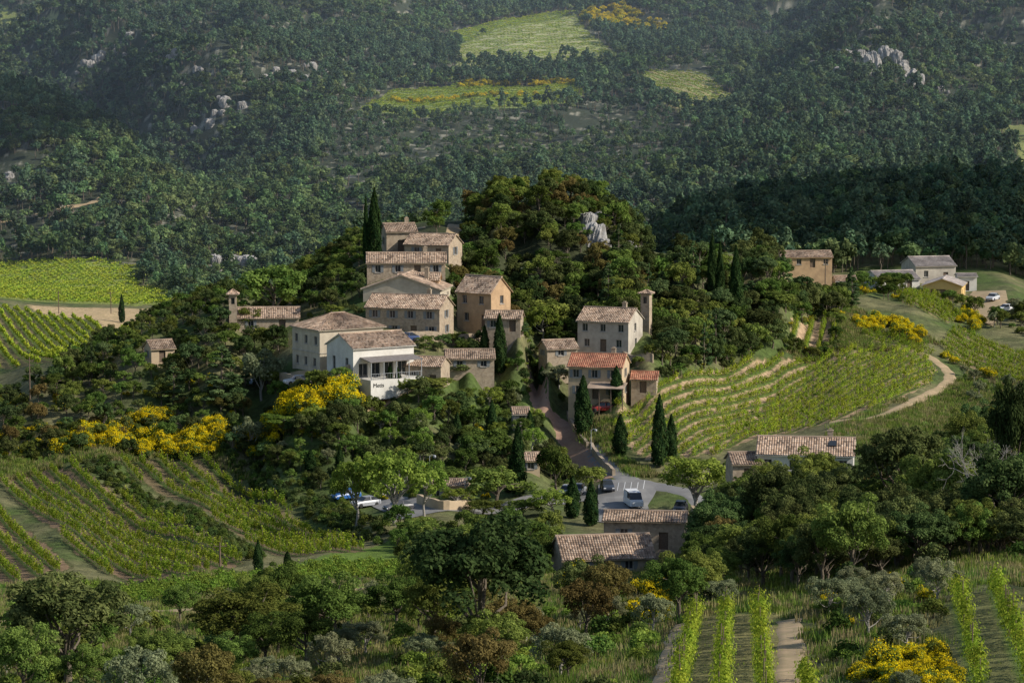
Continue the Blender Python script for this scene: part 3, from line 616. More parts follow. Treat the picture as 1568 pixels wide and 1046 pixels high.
def woods(name,poly,sp,kinds,smin,smax,thin=0.0,world=False,ex=0):
    pl=poly if world else wpoly(poly);mn=pl.min(0);mx=pl.max(0)
    gx,gy=np.meshgrid(np.arange(mn[0],mx[0],sp),np.arange(mn[1],mx[1],sp));x=gx.ravel()+rng.uniform(-.5,.5,gx.size)*sp;y=gy.ravel()+rng.uniform(-.5,.5,gx.size)*sp
    k=inside(x,y,pl)&clear(x,y,ex)&(rng.uniform(size=len(x))>thin);x=x[k];y=y[k]
    ks=[a for a,_ in kinds];ws=np.array([b for _,b in kinds],float);w=rng.choice(len(ks),len(x),p=ws/ws.sum())
    for i,kd in enumerate(ks):
        q_=w==i
        scat_multi(name,kd,x[q_],y[q_],rng.uniform(smin,smax,q_.sum())*(1 if kd not in('bush','broom','bushL') else 1.5))
ell=lambda cx,cy,a,b:np.array([[cx+a*math.cos(t),cy+b*math.sin(t)] for t in np.linspace(0,6.28,24)[:-1]])
woods('ridge_forest',np.array([[10,640],[170,640],[240,830],[260,960],[-30,960],[-10,700]]),3.9,[('farHazeA',1),('farHazeB',1)],.6,1.05,world=True)
woods('valley_woodland',np.array([[-80,720],[-30,600],[10,600],[10,960],[-280,975],[-280,945],[-120,900]]),4.8,[('farHazeA',2),('farHazeB',1)],.5,1.05,world=True,thin=.3)
woods('knoll_woodland',ell(5,512,24,30),3.0,[('holm',4),('oak',4),('rust',2.0),('olive',.6),('bush',1)],.38,.66,world=True)
woods('knoll_woodland',[(850,520),(900,470),(1000,430),(1060,400),(1200,425),(1320,455),(1300,480),(1205,480),(1200,540),(1110,565),(1010,592),(1000,560),(995,520)],3.3,[('oak',4),('holm',3),('pine',1),('bush',1)],.42,.72)
woods('knoll_scrub',[(1000,600),(1010,575),(1110,545),(1190,520),(1205,470),(1290,450),(1290,540),(1215,546),(1120,560)],1.9,[('bush',3),('bushL',.7),('oak',.5),('broom',.2)],.22,.42,thin=.15)
woods('broom_slope',[(-90,605),(60,582),(200,572),(330,575),(440,592),(470,600),(560,640),(560,690),(440,700),(330,692),(180,697),(0,702),(-90,705)],2.7,[('holm',2),('oak',2),('bush',3),('broom',2.0),('rust',.4),('pine',.4)],.26,.46)
woods('broom_slope',[(-90,670),(225,655),(345,652),(400,680),(350,705),(215,706),(-90,712)],1.5,[('bush',3),('broom',1.6),('bushL',.5)],.2,.42,thin=.2)
woods('village_edge_trees',[(110,560),(200,550),(330,520),(350,500),(430,500),(435,580),(330,580),(200,575),(60,590)],3.2,[('oak',3),('holm',3),('pine',1)],.32,.55)
woods('village_edge_trees',[(120,540),(205,505),(260,480),(360,452),(440,440),(440,500),(360,515),(330,530),(200,560),(100,566)],2.8,[('oak',3),('holm',3),('bush',2)],.2,.36)
woods('village_gardens',[(470,612),(640,605),(800,590),(820,640),(860,690),(890,735),(620,745),(560,725),(450,705)],3.3,[('holm',3),('oak',4),('lime',1),('olive',1),('bush',2),('broom',.9)],.33,.56)
woods('village_scrub',[(440,604),(560,612),(700,612),(800,600),(822,640),(868,700),(905,735),(700,770),(540,765),(430,722),(395,700)],1.8,[('bush',4),('bushL',1),('broom',.6)],.2,.4,thin=.35)
woods('village_gardens',[(395,698),(450,690),(560,690),(600,740),(540,760),(480,752),(420,718)],2.4,[('holm',2),('oak',3),('bush',4),('olive',.6)],.25,.42,thin=.1)
woods('village_gardens',[(690,500),(790,520),(870,470),(880,560),(860,600),(830,590),(700,560)],2.7,[('oak',3),('holm',2),('lime',.7),('bush',3)],.25,.42)
woods('village_scrub',[(765,508),(815,505),(835,590),(800,605),(760,565)],1.3,[('bush',3),('bushL',.6)],.25,.42,ex=-1.2)
woods('village_gardens',[(570,600),(580,540),(690,530),(800,560),(810,600)],2.8,[('oak',2),('holm',2),('bush',3)],.22,.35,thin=.2)
woods('village_gardens',[(430,500),(440,430),(545,375),(580,365),(560,410),(550,450),(560,480),(500,490)],2.6,[('oak',3),('holm',2),('lime',.5),('bush',3)],.25,.45,thin=.1)
woods('village_gardens',[(690,370),(790,430),(800,500),(740,530),(690,520),(680,440)],2.6,[('oak',3),('holm',3),('rust',1),('bush',2)],.25,.45,thin=.05)
woods('village_gardens',[(550,420),(690,420),(690,530),(560,530)],1.9,[('bush',3),('bushL',1)],.25,.5,thin=.2)
woods('village_gardens',[(800,560),(870,540),(1000,540),(1010,600),(940,625),(900,640),(870,640),(850,600)],2.2,[('bush',3),('bushL',.6),('oak',.7)],.2,.36,thin=.3)
woods('hedge_belt',[(1280,455),(1400,462),(1500,500),(1580,520),(1640,560),(1640,470),(1568,480),(1490,470),(1300,440)],3.0,[('oak',3),('olive',1),('bush',3),('broom',1.5)],.3,.5,thin=.1)
woods('vineyard_hedge',[(1200,545),(1285,480),(1300,500),(1290,535),(1230,548)],2.6,[('bush',3),('oak',1),('bushL',1)],.25,.42,thin=.25)
woods('vineyard_hedge',[(1440,560),(1500,575),(1568,600),(1640,620),(1640,660),(1500,620),(1450,600)],2.8,[('bush',3),('olive',1),('bushL',1)],.22,.4,thin=.45)
woods('hillside_woodland',[(1075,850),(1130,800),(1180,765),(1300,765),(1420,715),(1568,660),(1720,650),(1720,880),(1568,860),(1440,868),(1300,900),(1180,905),(1080,880)],4.0,[('oakN',4),('oakNg',3),('rustN',.7),('bush',1)],.38,.66)
woods('roadside_shrubs',[(590,820),(860,810),(860,880),(700,900),(640,880)],2.4,[('bush',2),('oak',1.5),('bushL',1)],.3,.5,thin=.2)
woods('bank_scrub',[(330,700),(400,712),(520,765),(600,805),(585,840),(520,815),(420,760)],1.5,[('bush',1)],.22,.4,thin=.15)
woods('bank_scrub',[(120,712),(170,705),(290,780),(410,855),(380,862)],1.2,[('bush',1)],.2,.35,thin=.15)
woods('foreground_scrub',[(0,1080),(0,960),(230,950),(560,930),(860,940),(1000,900),(1080,890),(1120,935),(1040,950),(960,1080)],3.2,[('bush',2),('bushL',2),('oliveN',.5),('rustN',.3),('oakNg',.8)],.3,.6,thin=.5)
woods('foreground_scrub',[(1255,1080),(1225,940),(1300,905),(1440,880),(1450,930),(1420,1080)],2.4,[('bush',2),('bushL',2),('oliveN',.7),('broom',.6)],.25,.5,thin=.35)
# grasses
gx,gy=cand(140,330,.9,.2);k=clear(gx,gy,-.9);kk=k&(rng.uniform(size=len(gx))<.55);gx=gx[kk];gy=gy[kk]
scat_multi('meadow_grass','grass',gx,gy,rng.uniform(.7,1.5,len(gx)))
for pp in (MEAD[0][0],MEAD[1][0],MEAD[5][0],[(1440,530),(1300,470),(1200,540),(1250,560)],[(1450,590),(1568,600),(1568,680),(1400,700)],[(1280,650),(1430,600),(1500,560),(1560,590),(1480,680),(1250,700)],[(0,690),(330,690),(420,730),(330,710),(100,712),(0,745)]):
    pl=wpoly(pp);mn=pl.min(0);mx=pl.max(0);x=rng.uniform(mn[0],mx[0],3000);y=rng.uniform(mn[1],mx[1],3000);k=inside(x,y,pl)&clear(x,y,-.9);scat_multi('meadow_grass','grass',x[k],y[k],rng.uniform(.8,1.8,k.sum()))
# ------------------------------------------------------------------ individual trees
def place(kind,name,px,top,d,wpx=None,i=None):
    l=PR[kind];me=l[rng.integers(len(l)) if i is None else i]
    p=pt(px,top,d);x,y=p[0],p[1];z=float(hgt(x,y));hh=max(p[2]-z,2.0);s=hh/me['H']
    w=s if wpx is None else (wpx/2*d/F)/me['R']
    o=bpy.data.objects.new(name,me);o.location=(x,y,z);o.scale=(w,w,s);o.rotation_euler=(0,0,rng.uniform(0,6.28));return link(o)
for px,top,d,w in [(573,288,497,23),(186,450,720,10),(1091,358,503,18),(1103,370,503,15),(1127,376,500,22),(893,575,438,28),(944,560,443,22),(950,634,422,24),(1010,604,415,25),(1028,634,418,20),(395,826,336,16),(440,843,336,14),(427,668,432,14),(535,596,436,18),(765,480,456,22),(742,498,457,19),(793,648,402,26),(753,613,432,18),(811,628,430,16),(905,736,380,24),(877,728,386,24),(597,556,440,14),(609,562,440,13),(297,412,820,9),(475,688,415,18),(908,395,500,11),(560,300,499,10),(700,630,428,15),(520,684,412,15),(830,560,456,14)]:
    place('cyp','cypress_tree',px,top,d,w)
for kd,nm,px,top,d,w in [
('oakN','oak_tree',735,788,205,275),('oakN','oak_tree',100,882,205,235),('oakNg','oak_tree',370,905,222,190),('oakNg','oak_tree',495,885,228,140),('rustN','oak_tree',315,985,168,120),('oliveN','olive_tree',215,985,172,120),('oakN','oak_tree',900,855,238,110),('oakNg','oak_tree',655,835,245,90),
('oliveN','olive_tree',1312,890,192,95),('oakN','oak_tree',1190,715,292,120),('oakN','oak_tree',1380,650,305,150),('oakNg','oak_tree',1455,690,268,150),('oakN','oak_tree',1540,690,232,170),('oakN','oak_tree',1556,580,262,100),('oakN','oak_tree',1330,800,235,150),('oakN','oak_tree',1430,790,230,160),('oakNg','oak_tree',1235,800,245,140),
('lime','plane_tree',605,682,377,125),('lime','plane_tree',545,695,382,80),('lime','plane_tree',1065,690,386,135),('oak','oak_tree',850,677,402,62),('oak','oak_tree',742,655,422,82),('lime','lime_tree',845,745,386,72),('oak','oak_tree',762,712,396,100),('oak','oak_tree',905,712,404,60),('lime','lime_tree',450,635,432,110),('olive','olive_tree',385,642,437,60),('oak','oak_tree',655,622,441,95),('holm','oak_tree',700,560,452,80),
('pine','cedar_tree',788,497,462,62),('pine','pine_tree',340,530,452,80),('pine','pine_tree',265,555,457,55),('oak','oak_tree',420,402,487,112),('oak','oak_tree',385,470,482,60),('oak','oak_tree',845,458,482,84),('lime','lime_tree',830,462,480,60),('olive','olive_tree',400,540,456,70),('oak','oak_tree',1190,440,505,80),('pine','pine_tree',1150,430,508,60),('oak','oak_tree',640,790,368,90),('lime','lime_tree',700,745,393,60),('pine','pine_tree',1040,430,500,60),('olive','olive_tree',855,560,455,55),('oak','oak_tree',800,765,388,70),('oak','oak_tree',690,715,404,75),('oak','oak_tree',740,765,390,70),('lime','lime_tree',650,700,384,70)]:
    place(kd,nm,px,top,d,w,{'cedar_tree':0}.get(nm))
r=np.random.default_rng(5);tb=TB()
def br(p,d,l,rad,k):
    e=p+d*l;m_=(p+e)/2+r.normal(size=3)*l*.06;tb.tube([p,m_,e],[rad,rad*.8,rad*.6],0,5)
    if k:
        for _ in range(3 if k>1 else 4): br(e,unit(d+r.normal(size=3)*.5+np.array([0,0,.1])),l*r.uniform(.6,.85),rad*.55,k-1)
br(np.array([0,0,-.5]),np.array([0,0,1.]),2.6,.2,5)
me=tb.mesh('bare_tree',[M['barkg']]);p=pt(1515,640,240);ob=link(bpy.data.objects.new('bare_tree',me));ob.location=(p[0],p[1],float(hgt(p[0],p[1])));ob.scale=(1.1,1.1,1.25)
# ------------------------------------------------------------------ houses
class MB:
    def __init__(s): s.v=[];s.f=[];s.m=[];s.uv=[];s.shut=False
    def quad(s,a,b,c,d,m,uv=((0,0),(1,0),(1,1),(0,1))):
        k=len(s.v);s.v+=[tuple(a),tuple(b),tuple(c),tuple(d)];s.f.append((k,k+1,k+2,k+3));s.m.append(m);s.uv+=list(uv)
    def tri(s,a,b,c,m):
        k=len(s.v);s.v+=[tuple(a),tuple(b),tuple(c)];s.f.append((k,k+1,k+2));s.m.append(m);s.uv+=[(0,0),(1,0),(0,1)]
    def box(s,o,ux,uy,uz,m):
        o,ux,uy,uz=(np.array(q_,float) for q_ in (o,ux,uy,uz));P_=[o,o+ux,o+ux+uy,o+uy];T=[p_+uz for p_ in P_]
        s.quad(P_[3],P_[2],P_[1],P_[0],m);s.quad(*T,m)
        for i in range(4): j=(i+1)%4;s.quad(P_[i],P_[j],T[j],T[i],m)
    def obj(s,name,mats,parent=None):
        me=bpy.data.meshes.new(name);me.from_pydata(s.v,[],s.f);me.update()
        for m in mats: me.materials.append(m)
        me.polygons.foreach_set('material_index',s.m);l=me.uv_layers.new(name='UVMap');l.data.foreach_set('uv',np.array(s.uv,np.float32).ravel())
        return link(bpy.data.objects.new(name,me),parent)
def wall(wb,gb,p0,u,nrm,L,H,ops,gable=0,fnd=4):
    p0=np.array(p0,float);u=np.array(u,float);nrm=np.array(nrm,float);Z=np.array([0,0,1.])
    us=sorted({0,L}|{o[0] for o in ops}|{o[0]+o[2] for o in ops});vs=sorted({-fnd,H}|{o[1] for o in ops}|{o[1]+o[3] for o in ops})
    P_=lambda a,b,dd=0:p0+u*a+Z*b+nrm*dd
    for i in range(len(us)-1):
        for j in range(len(vs)-1):
            cu=(us[i]+us[i+1])/2;cv=(vs[j]+vs[j+1])/2
            if any(o[0]<cu<o[0]+o[2] and o[1]<cv<o[1]+o[3] for o in ops): continue
            wb.quad(P_(us[i],vs[j]),P_(us[i+1],vs[j]),P_(us[i+1],vs[j+1]),P_(us[i],vs[j+1]),0)
    if gable: wb.tri(P_(0,H),P_(L,H),P_(L/2,H+gable),0)
    for (a,b,w,h,kd) in ops:
        t=-.22
        wb.quad(P_(a,b),P_(a+w,b),P_(a+w,b,t),P_(a,b,t),0);wb.quad(P_(a,b+h,t),P_(a+w,b+h,t),P_(a+w,b+h),P_(a,b+h),0)
        wb.quad(P_(a,b,t),P_(a,b+h,t),P_(a,b+h),P_(a,b),0);wb.quad(P_(a+w,b),P_(a+w,b+h),P_(a+w,b+h,t),P_(a+w,b,t),0)
        gb.quad(P_(a,b,t),P_(a+w,b,t),P_(a+w,b+h,t),P_(a,b+h,t),0 if kd!='d' else 3)
        if kd=='w':
            f=.07
            for (aa,bb,ww,hh) in ((a,b,w,f),(a,b+h-f,w,f),(a,b+f,f,h-2*f),(a+w-f,b+f,f,h-2*f),(a+w/2-f/2,b+f,f,h-2*f)):
                gb.box(P_(aa,bb,t+.004),u*ww,nrm*.05,Z*hh,1)
            gb.box(P_(a-.12,b-.12,.003),u*(w+.24),nrm*.1,Z*.1,1)
            if wb.shut:
                for aa in (a-w*.5-.02,a+w+.02): gb.box(P_(aa,b,.005),u*(w*.5),nrm*.05,Z*h,2)
def tiles(tb,e0,e1,r0,r1):
    e0,e1,r0,r1=(np.array(a,float) for a in (e0,e1,r0,r1));L=np.linalg.norm(e1-e0);Sl=np.linalg.norm((r0+r1)/2-(e0+e1)/2)
    nn=np.cross(e1-e0,(r0+r1)/2-(e0+e1)/2);nn/=np.linalg.norm(nn);nt_=max(4,int(L/.3));cols=nt_*4;rows=max(3,int(Sl/.42))
    for j in range(rows):
        for i in range(cols):
            ps=[]
            for (ii,jj,lift) in ((i,j,.04),(i+1,j,.04),(i+1,j+1,0),(i,j+1,0)):
                a=ii/cols;b=jj/rows;p_=(e0*(1-a)+e1*a)*(1-b)+(r0*(1-a)+r1*a)*b;sag=-.10*math.sin(math.pi*a)*math.sin(math.pi*min(1,b+.4)*.7);ps.append(p_+nn*(.09*abs(math.sin(math.pi*ii/4))+lift+.03*math.sin(a*L*1.1+b*3))+[0,0,sag*.4])
            tb.quad(*ps,0,(((i//4)+.5,j+.5),)*4)
def ops_for(L,H,nw,rows,o,side):
    r_=[];w=.95
    if o.get('small'): return [(L/2-.3,H-1.6,.6,1.1,'g')]
    for rr in range(rows):
        fh=H/rows;h=min(1.35,fh*.5);b=rr*fh+fh*.32
        if o.get('tall') and side=='L': h=2.1;b=1.0
        for i in range(nw):
            c=L*(i+.5)/nw+(.25*math.sin(i*7+rr*3+L));a=c-w/2
            if rr==0 and i==nw//2 and side=='F' and H>1.9: r_.append((a,0.02,1.1,min(2.05,H-.3),'d'))
            else: r_.append((a,b,w,h,'w'))
    return r_
for (name,cx,by,d,W,D,H,yaw,rise,ax,wm,rm,o) in HS:
    p=pt(cx,by,d);root=link(bpy.data.objects.new(name,None));root.location=p;root.rotation_euler=(0,0,math.radians(yaw))
    x0=0 if yaw>5 else (-W if yaw<-5 else -W/2);x1=x0+W
    wb=MB();gb=MB();wb.shut=bool(o.get('shut') or wm in('beige','stone') and not o.get('small'))
    gx_=rise if ax=='x' else 0;gy_=rise if ax=='y' else 0
    of=lambda L,k,sd:ops_for(L,H,o.get(k,0),o['rows'],o,sd) if o.get(k,0) else []
    fo=of(W,'F','F')
    if o.get('garage'): fo=[(W*.2,.02,3,2.5,'d')]
    if o.get('awning'): fo=[(1.0,.1,1.6,2.2,'w'),(3.2,.1,1.6,2.2,'w'),(5.6,.1,1.6,2.2,'w'),(8,.1,1.6,2.2,'w')]
    wall(wb,gb,(x0,0,0),(1,0,0),(0,-1,0),W,H,fo,gy_)
    wall(wb,gb,(x1,0,0),(0,1,0),(1,0,0),D,H,of(D,'R','R'),gx_)
    wall(wb,gb,(x1,D,0),(-1,0,0),(0,1,0),W,H,[],gy_)
    wall(wb,gb,(x0,D,0),(0,-1,0),(-1,0,0),D,H,of(D,'L','L'),gx_)
    wb.obj('walls',[M[wm]],root)
    if gb.v: gb.obj('windows_and_doors',[M['glass'],M['frame'],M['shutter'],M['wood']],root)
    rb=MB();ub=MB();e=.4;z=H
    if ax=='x':
        sl=rise/(D/2);zo=H-e*sl;a=(x0-e*.6,-e,zo);b=(x1+e*.6,-e,zo);c=(x1+e*.6,D/2,H+rise);d2=(x0-e*.6,D/2,H+rise);f=(x1+e*.6,D+e,zo);g_=(x0-e*.6,D+e,zo)
        pls=[(a,b,d2,c),(f,g_,c,d2)]
    elif ax=='y':
        sl=rise/(W/2);zo=H-e*sl;xm=(x0+x1)/2
        pls=[((x1+e,-e,zo),(x1+e,D+e,zo),(xm,-e,H+rise),(xm,D+e,H+rise)),((x0-e,D+e,zo),(x0-e,-e,zo),(xm,D+e,H+rise),(xm,-e,H+rise))]
    else:
        zo=H-.05;k=min(W,D)/2;a=(x0-e,-e,zo);b=(x1+e,-e,zo);c=(x1+e,D+e,zo);d2=(x0-e,D+e,zo);r0=(x0+k,D/2,H+rise);r1=(x1-k,D/2,H+rise)
        if W<D+.1: r1=(x0+W/2+.01,D/2,H+rise);r0=(x0+W/2-.01,D/2,H+rise)
        pls=[(a,b,r0,r1),(b,c,r1,(r1[0],r1[1]+.01,r1[2])),(c,d2,r1,r0),(d2,a,r0,(r0[0],r0[1]-.01,r0[2]))]
    for (e0,e1,r0,r1) in pls:
        up_=np.array([0,0,.13])
        tiles(rb,np.array(e0)+up_,np.array(e1)+up_,np.array(r0)+up_,np.array(r1)+up_)
        dn=np.array([0,0,.02])
        E0,E1,R0,R1=[np.array(q_,float)+dn for q_ in (e0,e1,r0,r1)]
        ub.quad(E0,R0,R1,E1,0);tp=np.array([0,0,.09]);ub.quad(E0,E1,E1+tp,E0+tp,0);ub.quad(E0,E0+tp,R0+tp,R0,0);ub.quad(E1,R1,R1+tp,E1+tp,0)
    rr0=np.array(pls[0][2],float);rr1=np.array(pls[0][3],float);L_=np.linalg.norm(rr1-rr0)
    if L_>.5:
        u=(rr1-rr0)/L_;n_=np.array([-u[1],u[0],0])
        rb.box(rr0-n_*.14+[0,0,.12],u*L_,n_*.28,np.array([0,0,.15]),0)
    rb.obj('roof_tiles',[M[rm]],root);ub.obj('eaves',[M[wm]],root)
    if o.get('chim'):
        cb=MB();cx_=x0+W*.72;cy_=D*.5+.4;cb.box((cx_,cy_,H+rise*.4),(.7,0,0),(0,.5,0),(0,0,rise*.6+.9),0);cb.box((cx_-.06,cy_-.06,H+rise+.9),(.82,0,0),(0,.62,0),(0,0,.1),0);cb.box((cx_+.15,cy_+.1,H+rise+1.0),(.4,0,0),(0,.3,0),(0,0,.2),0);cb.obj('chimney',[M['stone']],root)
    if o.get('cornice'):
        cb=MB()
        cb.box((x0-.003,-.12,H*.47),(W,0,0),(0,.118,0),(0,0,.18),0);cb.box((x0-.12,-.003,H*.47),(.118,0,0),(0,D,0),(0,0,.18),0);cb.obj('string_course',[M['pale']],root)
    if o.get('sky'):
        cb=MB();sl=rise/(D/2);y_=1.6;cb.box((x1-3,y_,H+y_*sl+.26),(.9,0,0),(0,1.1,1.1*sl),(0,-.04,.08),0);cb.obj('roof_window',[M['glass']],root)
    if o.get('awning'):
        cb=MB();cb.box((x0+1.2,-3.2,2.75),(W-1.4,0,0),(0,3.15,.45),(0,0,.1),0)
        for i in range(5): cb.box((x0+1.4+i*(W-1.9)/4,-3.1,-2.5),(.1,0,0),(0,.1,0),(0,0,5.25),1)
        for i in range(22): cb.box((x0+1.4+i*.42,-3.12,.02),(.03,0,0),(0,.03,0),(0,0,.9),1)
        cb.box((x0+1.3,-3.13,.92),(W-1.6,0,0),(0,.06,0),(0,0,.05),1)
        cb.obj('terrace_awning',[M['canvas'],M['metal']],root)
        cb=MB();cb.box((x0+1.2,-3.3,-3),(W-1.2,0,0),(0,3.29,0),(0,0,3.0),0);cb.obj('terrace_base',[M['white']],root)
        cu=bpy.data.curves.new('sign_lettering','FONT');cu.body='Metis';cu.size=.9;cu.extrude=.02;cu.materials.append(M['dark']);to=link(bpy.data.objects.new('sign_lettering',cu),root);to.location=(x0+1.6,-3.33,-1.1);to.rotation_euler=(math.pi/2,0,0)
    if o.get('porch'):
        cb=MB();cb.box((x0+3.5,-3.6,2.1),(W-2.6,0,0),(0,3.55,.55),(0,0,.12),0)
        for i in range(4): cb.box((x0+3.6+i*(W-3)/3,-3.5,-2),(.16,0,0),(0,.16,0),(0,0,4.12),1)
        cb.obj('porch',[M['tile'],M['wood']],root)
# ------------------------------------------------------------------ vehicles
def car(name,px,py,d,yaw,colr,van=False):
    p=survey(px,py) if d is None else pt(px,py,d)[:2];z=float(hgt(*p))+.1
    root=link(bpy.data.objects.new(name,None));root.location=(p[0],p[1],z);root.rotation_euler=(0,0,math.radians(yaw))
    pm=plain(name+'_paint',colr,.3);b=MB();gl=MB()
    if van: sec=[(-2.4,.35,.9,.84),(-2.3,.3,1.15,.93),(-1.4,.3,1.2,.97),(1.5,.3,1.25,.97),(2.35,.3,1.25,.95),(2.42,.4,1.2,.92)];cab=[(-1.75,1.2,.86),(-1.0,2.05,.82),(2.1,2.15,.84),(2.38,1.25,.9)]
    else: sec=[(-2.1,.35,.62,.72),(-1.95,.25,.78,.84),(-1.0,.25,.92,.88),(1.1,.25,.96,.88),(1.95,.3,.95,.82),(2.08,.4,.85,.76)];cab=[(-1.0,.92,.80),(-.3,1.42,.64),(1.0,1.46,.64),(1.85,.95,.76)]
    for i in range(len(sec)-1):
        a,c=sec[i],sec[i+1]
        A=[(a[0],-a[3],a[1]),(a[0],-a[3]*1.0,a[2]*.75),(a[0],-a[3]*.9,a[2]),(a[0],a[3]*.9,a[2]),(a[0],a[3],a[2]*.75),(a[0],a[3],a[1])]
        B=[(c[0],-c[3],c[1]),(c[0],-c[3],c[2]*.75),(c[0],-c[3]*.9,c[2]),(c[0],c[3]*.9,c[2]),(c[0],c[3],c[2]*.75),(c[0],c[3],c[1])]
        for j in range(5): b.quad(A[j],B[j],B[j+1],A[j+1],0)
        b.quad(A[5],B[5],B[0],A[0],0)
        if i==0: b.quad(A[0],A[1],A[4],A[5],0);b.quad(A[1],A[2],A[3],A[4],0)
        if i==len(sec)-2: b.quad(B[5],B[4],B[1],B[0],0);b.quad(B[4],B[3],B[2],B[1],0)
    for i in range(3):
        a,c=cab[i],cab[i+1]
        if i==1:
            b.quad((a[0],-a[2],a[1]),(c[0],-c[2],c[1]),(c[0],c[2],c[1]),(a[0],a[2],a[1]),0)
            lo=cab[0];hi=cab[3]
            for s in (-1,1):
                gl.quad((lo[0],s*lo[2],lo[1]-.02),(hi[0],s*hi[2],hi[1]-.02),(c[0],s*c[2],c[1]-.01),(a[0],s*a[2],a[1]-.01),0)
                if van: b.box((0,s*.93-.015,1.2),(2.1,0,0),(0,.03,0),(0,-s*.06,.8),0)
                else: b.box((.35,s*.80-.02,.93),(.09,0,0),(0,.03,0),(0,-s*.14,.5),0)
        else: gl.quad((a[0],-a[2],a[1]),(c[0],-c[2],c[1]),(c[0],c[2],c[1]),(a[0],a[2],a[1]),0)
    b.obj('body',[pm],root);gl.obj('windows',[M['glass']],root)
    wt=TB()
    for wx in (-1.3,1.3):
        for s in (-1,1):
            wt.tube([[wx,s*.70,.32],[wx,s*.72,.32],[wx,s*.90,.32],[wx,s*.91,.32],[wx,s*.915,.32]],[.02,.32,.32,.20,.01],0,14)
    link(bpy.data.objects.new('wheels',wt.mesh('wheels',[M['tyre']])),root)
    l=MB();x_=sec[0][0]-.03
    for s in (-1,1): l.box((x_,s*.6-.16,.5 if not van else .65),(.12,0,0),(0,.32,0),(0,0,.16),0)
    l.obj('headlamps',[M['lampglass']],root)
car('delivery_van',970,776,None,100,(.75,.75,.75),True)
for px,py,yw,cl in [(400,592,15,(.35,.45,.6)),(622,524,10,(.06,.09,.2)),(922,632,8,(.35,.04,.03)),(530,766,35,(.03,.12,.35)),(560,776,35,(.35,.36,.38)),(1042,785,80,(.05,.05,.06)),(1540,478,20,(.7,.7,.7)),(885,757,75,(.25,.26,.28)),(868,760,75,(.55,.55,.55)),(610,784,30,(.08,.08,.09)),(930,752,95,(.04,.05,.07)),(455,590,20,(.5,.5,.5)),(1520,462,60,(.5,.5,.52))]:
    car('parked_car',px,py,None,yw,cl)
# ------------------------------------------------------------------ lamps, poles, walls
def lamp(px,py,h=5):
    p=survey(px,py);tb=TB();tb.tube([[0,0,-.3],[0,0,.6],[0,0,h]],[.09,.07,.045],0,8);tb.tube([[0,0,h-.1],[.35,0,h+.15],[.7,0,h+.1]],[.04,.035,.03],0,6)
    tb.tube([[.7,0,h+.12],[.7,0,h+.05],[.7,0,h-.12],[.7,0,h-.3]],[.06,.2,.24,.12],0,8);o=link(bpy.data.objects.new('street_lamp',tb.mesh('street_lamp',[M['metal']])));o.location=(p[0],p[1],float(hgt(*p)))
lamp(658,765,6.2);lamp(905,700,4);lamp(712,775,4)
def pole(px,py,h,d=None):
    p=survey(px,py) if d is None else pt(px,py,d)[:2];tb=TB();tb.tube([[0,0,-.5],[0,0,h*.5],[0,0,h]],[.13,.11,.08],0,8);tb.tube([[-.8,0,h-.5],[.8,0,h-.5]],[.05,.05],0,5)
    for i in (-.7,0,.7): tb.tube([[i,0,h-.45],[i,0,h-.2]],[.04,.05],0,6)
    o=link(bpy.data.objects.new('utility_pole',tb.mesh('utility_pole',[M['wood']])));o.location=(p[0],p[1],float(hgt(*p)))
pole(46,612,7);pole(337,868,3);pole(1264,400,7,565);pole(90,480,6);pole(170,480,6)
def gwall(name,pp,h,mt='stone',t=.45):
    c=spl(wpoly(pp),6);b=MB();tn=unit(np.gradient(c,axis=0));nn=np.stack([-tn[:,1],tn[:,0]],1)*t/2;zz=hgt(c[:,0],c[:,1])
    R=[]
    for i in range(len(c)):
        hh=h+.08*math.sin(i*2.1);R.append([(*(c[i]-nn[i]),zz[i]-.8),(*(c[i]-nn[i]),zz[i]+hh),(*(c[i]+nn[i]),zz[i]+hh),(*(c[i]+nn[i]),zz[i]-.8)])
    for i in range(len(R)-1):
        for j in range(3): b.quad(R[i][j],R[i+1][j],R[i+1][j+1],R[i][j+1],0)
    b.quad(*R[0],0);b.quad(*R[-1][::-1],0);b.obj(name,[M[mt]])
gwall('stone_wall',[(905,690),(920,712),(940,730)],1.0);gwall('stone_wall',[(1060,792),(1100,796),(1135,796)],1.6,'beige');gwall('stone_wall',[(640,772),(680,782),(720,782)],1.3,'beige');gwall('stone_wall',[(870,640),(885,668),(900,688)],.9);gwall('retaining_wall',[(430,590),(480,600),(560,606),(620,600)],1.6);gwall('retaining_wall',[(550,530),(620,528),(690,530),(740,520)],1.5);gwall('retaining_wall',[(900,545),(960,560),(1000,560)],1.4)
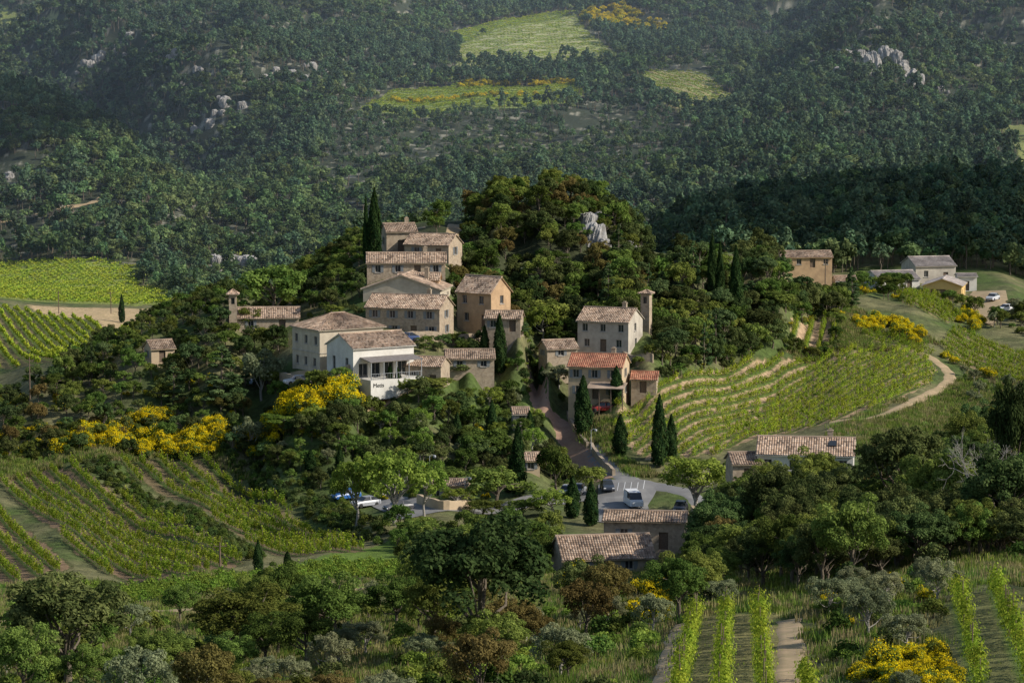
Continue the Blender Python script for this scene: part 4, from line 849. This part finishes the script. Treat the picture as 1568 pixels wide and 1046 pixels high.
# ------------------------------------------------------------------ light
sun=Vector((.88,-.30,.62)).normalized()
el=math.asin(sun.z);az=math.atan2(sun.x,sun.y)
def shade_cloud(tx,ty,tz,rx,ry,seed,alt=520,nb=9):  # out-of-view cloud blobs added up-sun to cast shade on a target hill
    t=(alt-tz)/sun.z;c=(tx+sun.x*t,ty+sun.y*t,alt);bm=bmesh.new();rr=np.random.default_rng(seed)
    for i in range(nb):
        a=rr.uniform(0,6.28);q_=rr.uniform(0,.75)**.7;s_=rr.uniform(.35,.6)
        r2=bmesh.ops.create_icosphere(bm,subdivisions=3,radius=1)
        for v in r2['verts']:
            k=1+.25*math.sin(v.co.x*5+i)*math.sin(v.co.y*4+i*2)
            v.co=Vector((rx*(q_*math.cos(a)+v.co.x*s_*k),ry*(q_*math.sin(a)+v.co.y*s_*k),28*v.co.z*k))
    me=bpy.data.meshes.new('shade_cloud');bm.to_mesh(me);bm.free();me.materials.append(M['shade_cloud']);o=link(bpy.data.objects.new('shade_cloud',me));o.location=c
M['shade_cloud']=noisy('shade_cloud_white',(.8,.8,.82),(.9,.9,.9),.01,1,0)
p=pt(1340,330,755);shade_cloud(p[0]-5,p[1],15,98,92,1,nb=20)
p=pt(40,240,1240);shade_cloud(p[0],p[1],25,80,110,2)
m,nt,o=mat('valley_haze');v=N(nt,'ShaderNodeVolumeScatter');v.inputs['Color'].default_value=(.66,.82,1,1);v.inputs['Density'].default_value=1.1e-4;v.inputs['Anisotropy'].default_value=.2;nt.links.new(v.outputs[0],o.inputs['Volume'])
hb=MB();hb.box((-1200,640,-60),(2400,0,0),(0,2600,0),(0,0,380),0);hb.obj('haze',[m])
li=bpy.data.lights.new('sun','SUN');li.energy=5.0;li.angle=math.radians(.5);li.color=(1,.94,.84)
lo=link(bpy.data.objects.new('sun',li));lo.rotation_euler=sun.to_track_quat('Z','Y').to_euler();lo.location=(0,0,300)
w=bpy.data.worlds.new('World');S.world=w;w.use_nodes=True;nt=w.node_tree;bg=nt.nodes['Background'];sk=nt.nodes.new('ShaderNodeTexSky');sk.sky_type='NISHITA';sk.sun_disc=False;sk.sun_elevation=el;sk.sun_rotation=az;nt.links.new(sk.outputs[0],bg.inputs[0]);bg.inputs[1].default_value=.13
cd=bpy.data.cameras.new('camera');cd.sensor_width=36;cd.lens=F/1568*36;cd.clip_start=1;cd.clip_end=20000
co=link(bpy.data.objects.new('camera',cd));co.location=(0,0,CZ);co.rotation_euler=(math.pi/2-PIT,0,0);S.camera=co
S.view_settings.view_transform='Standard';S.view_settings.look='None';S.view_settings.exposure=0
print('objects',len(S.objects))
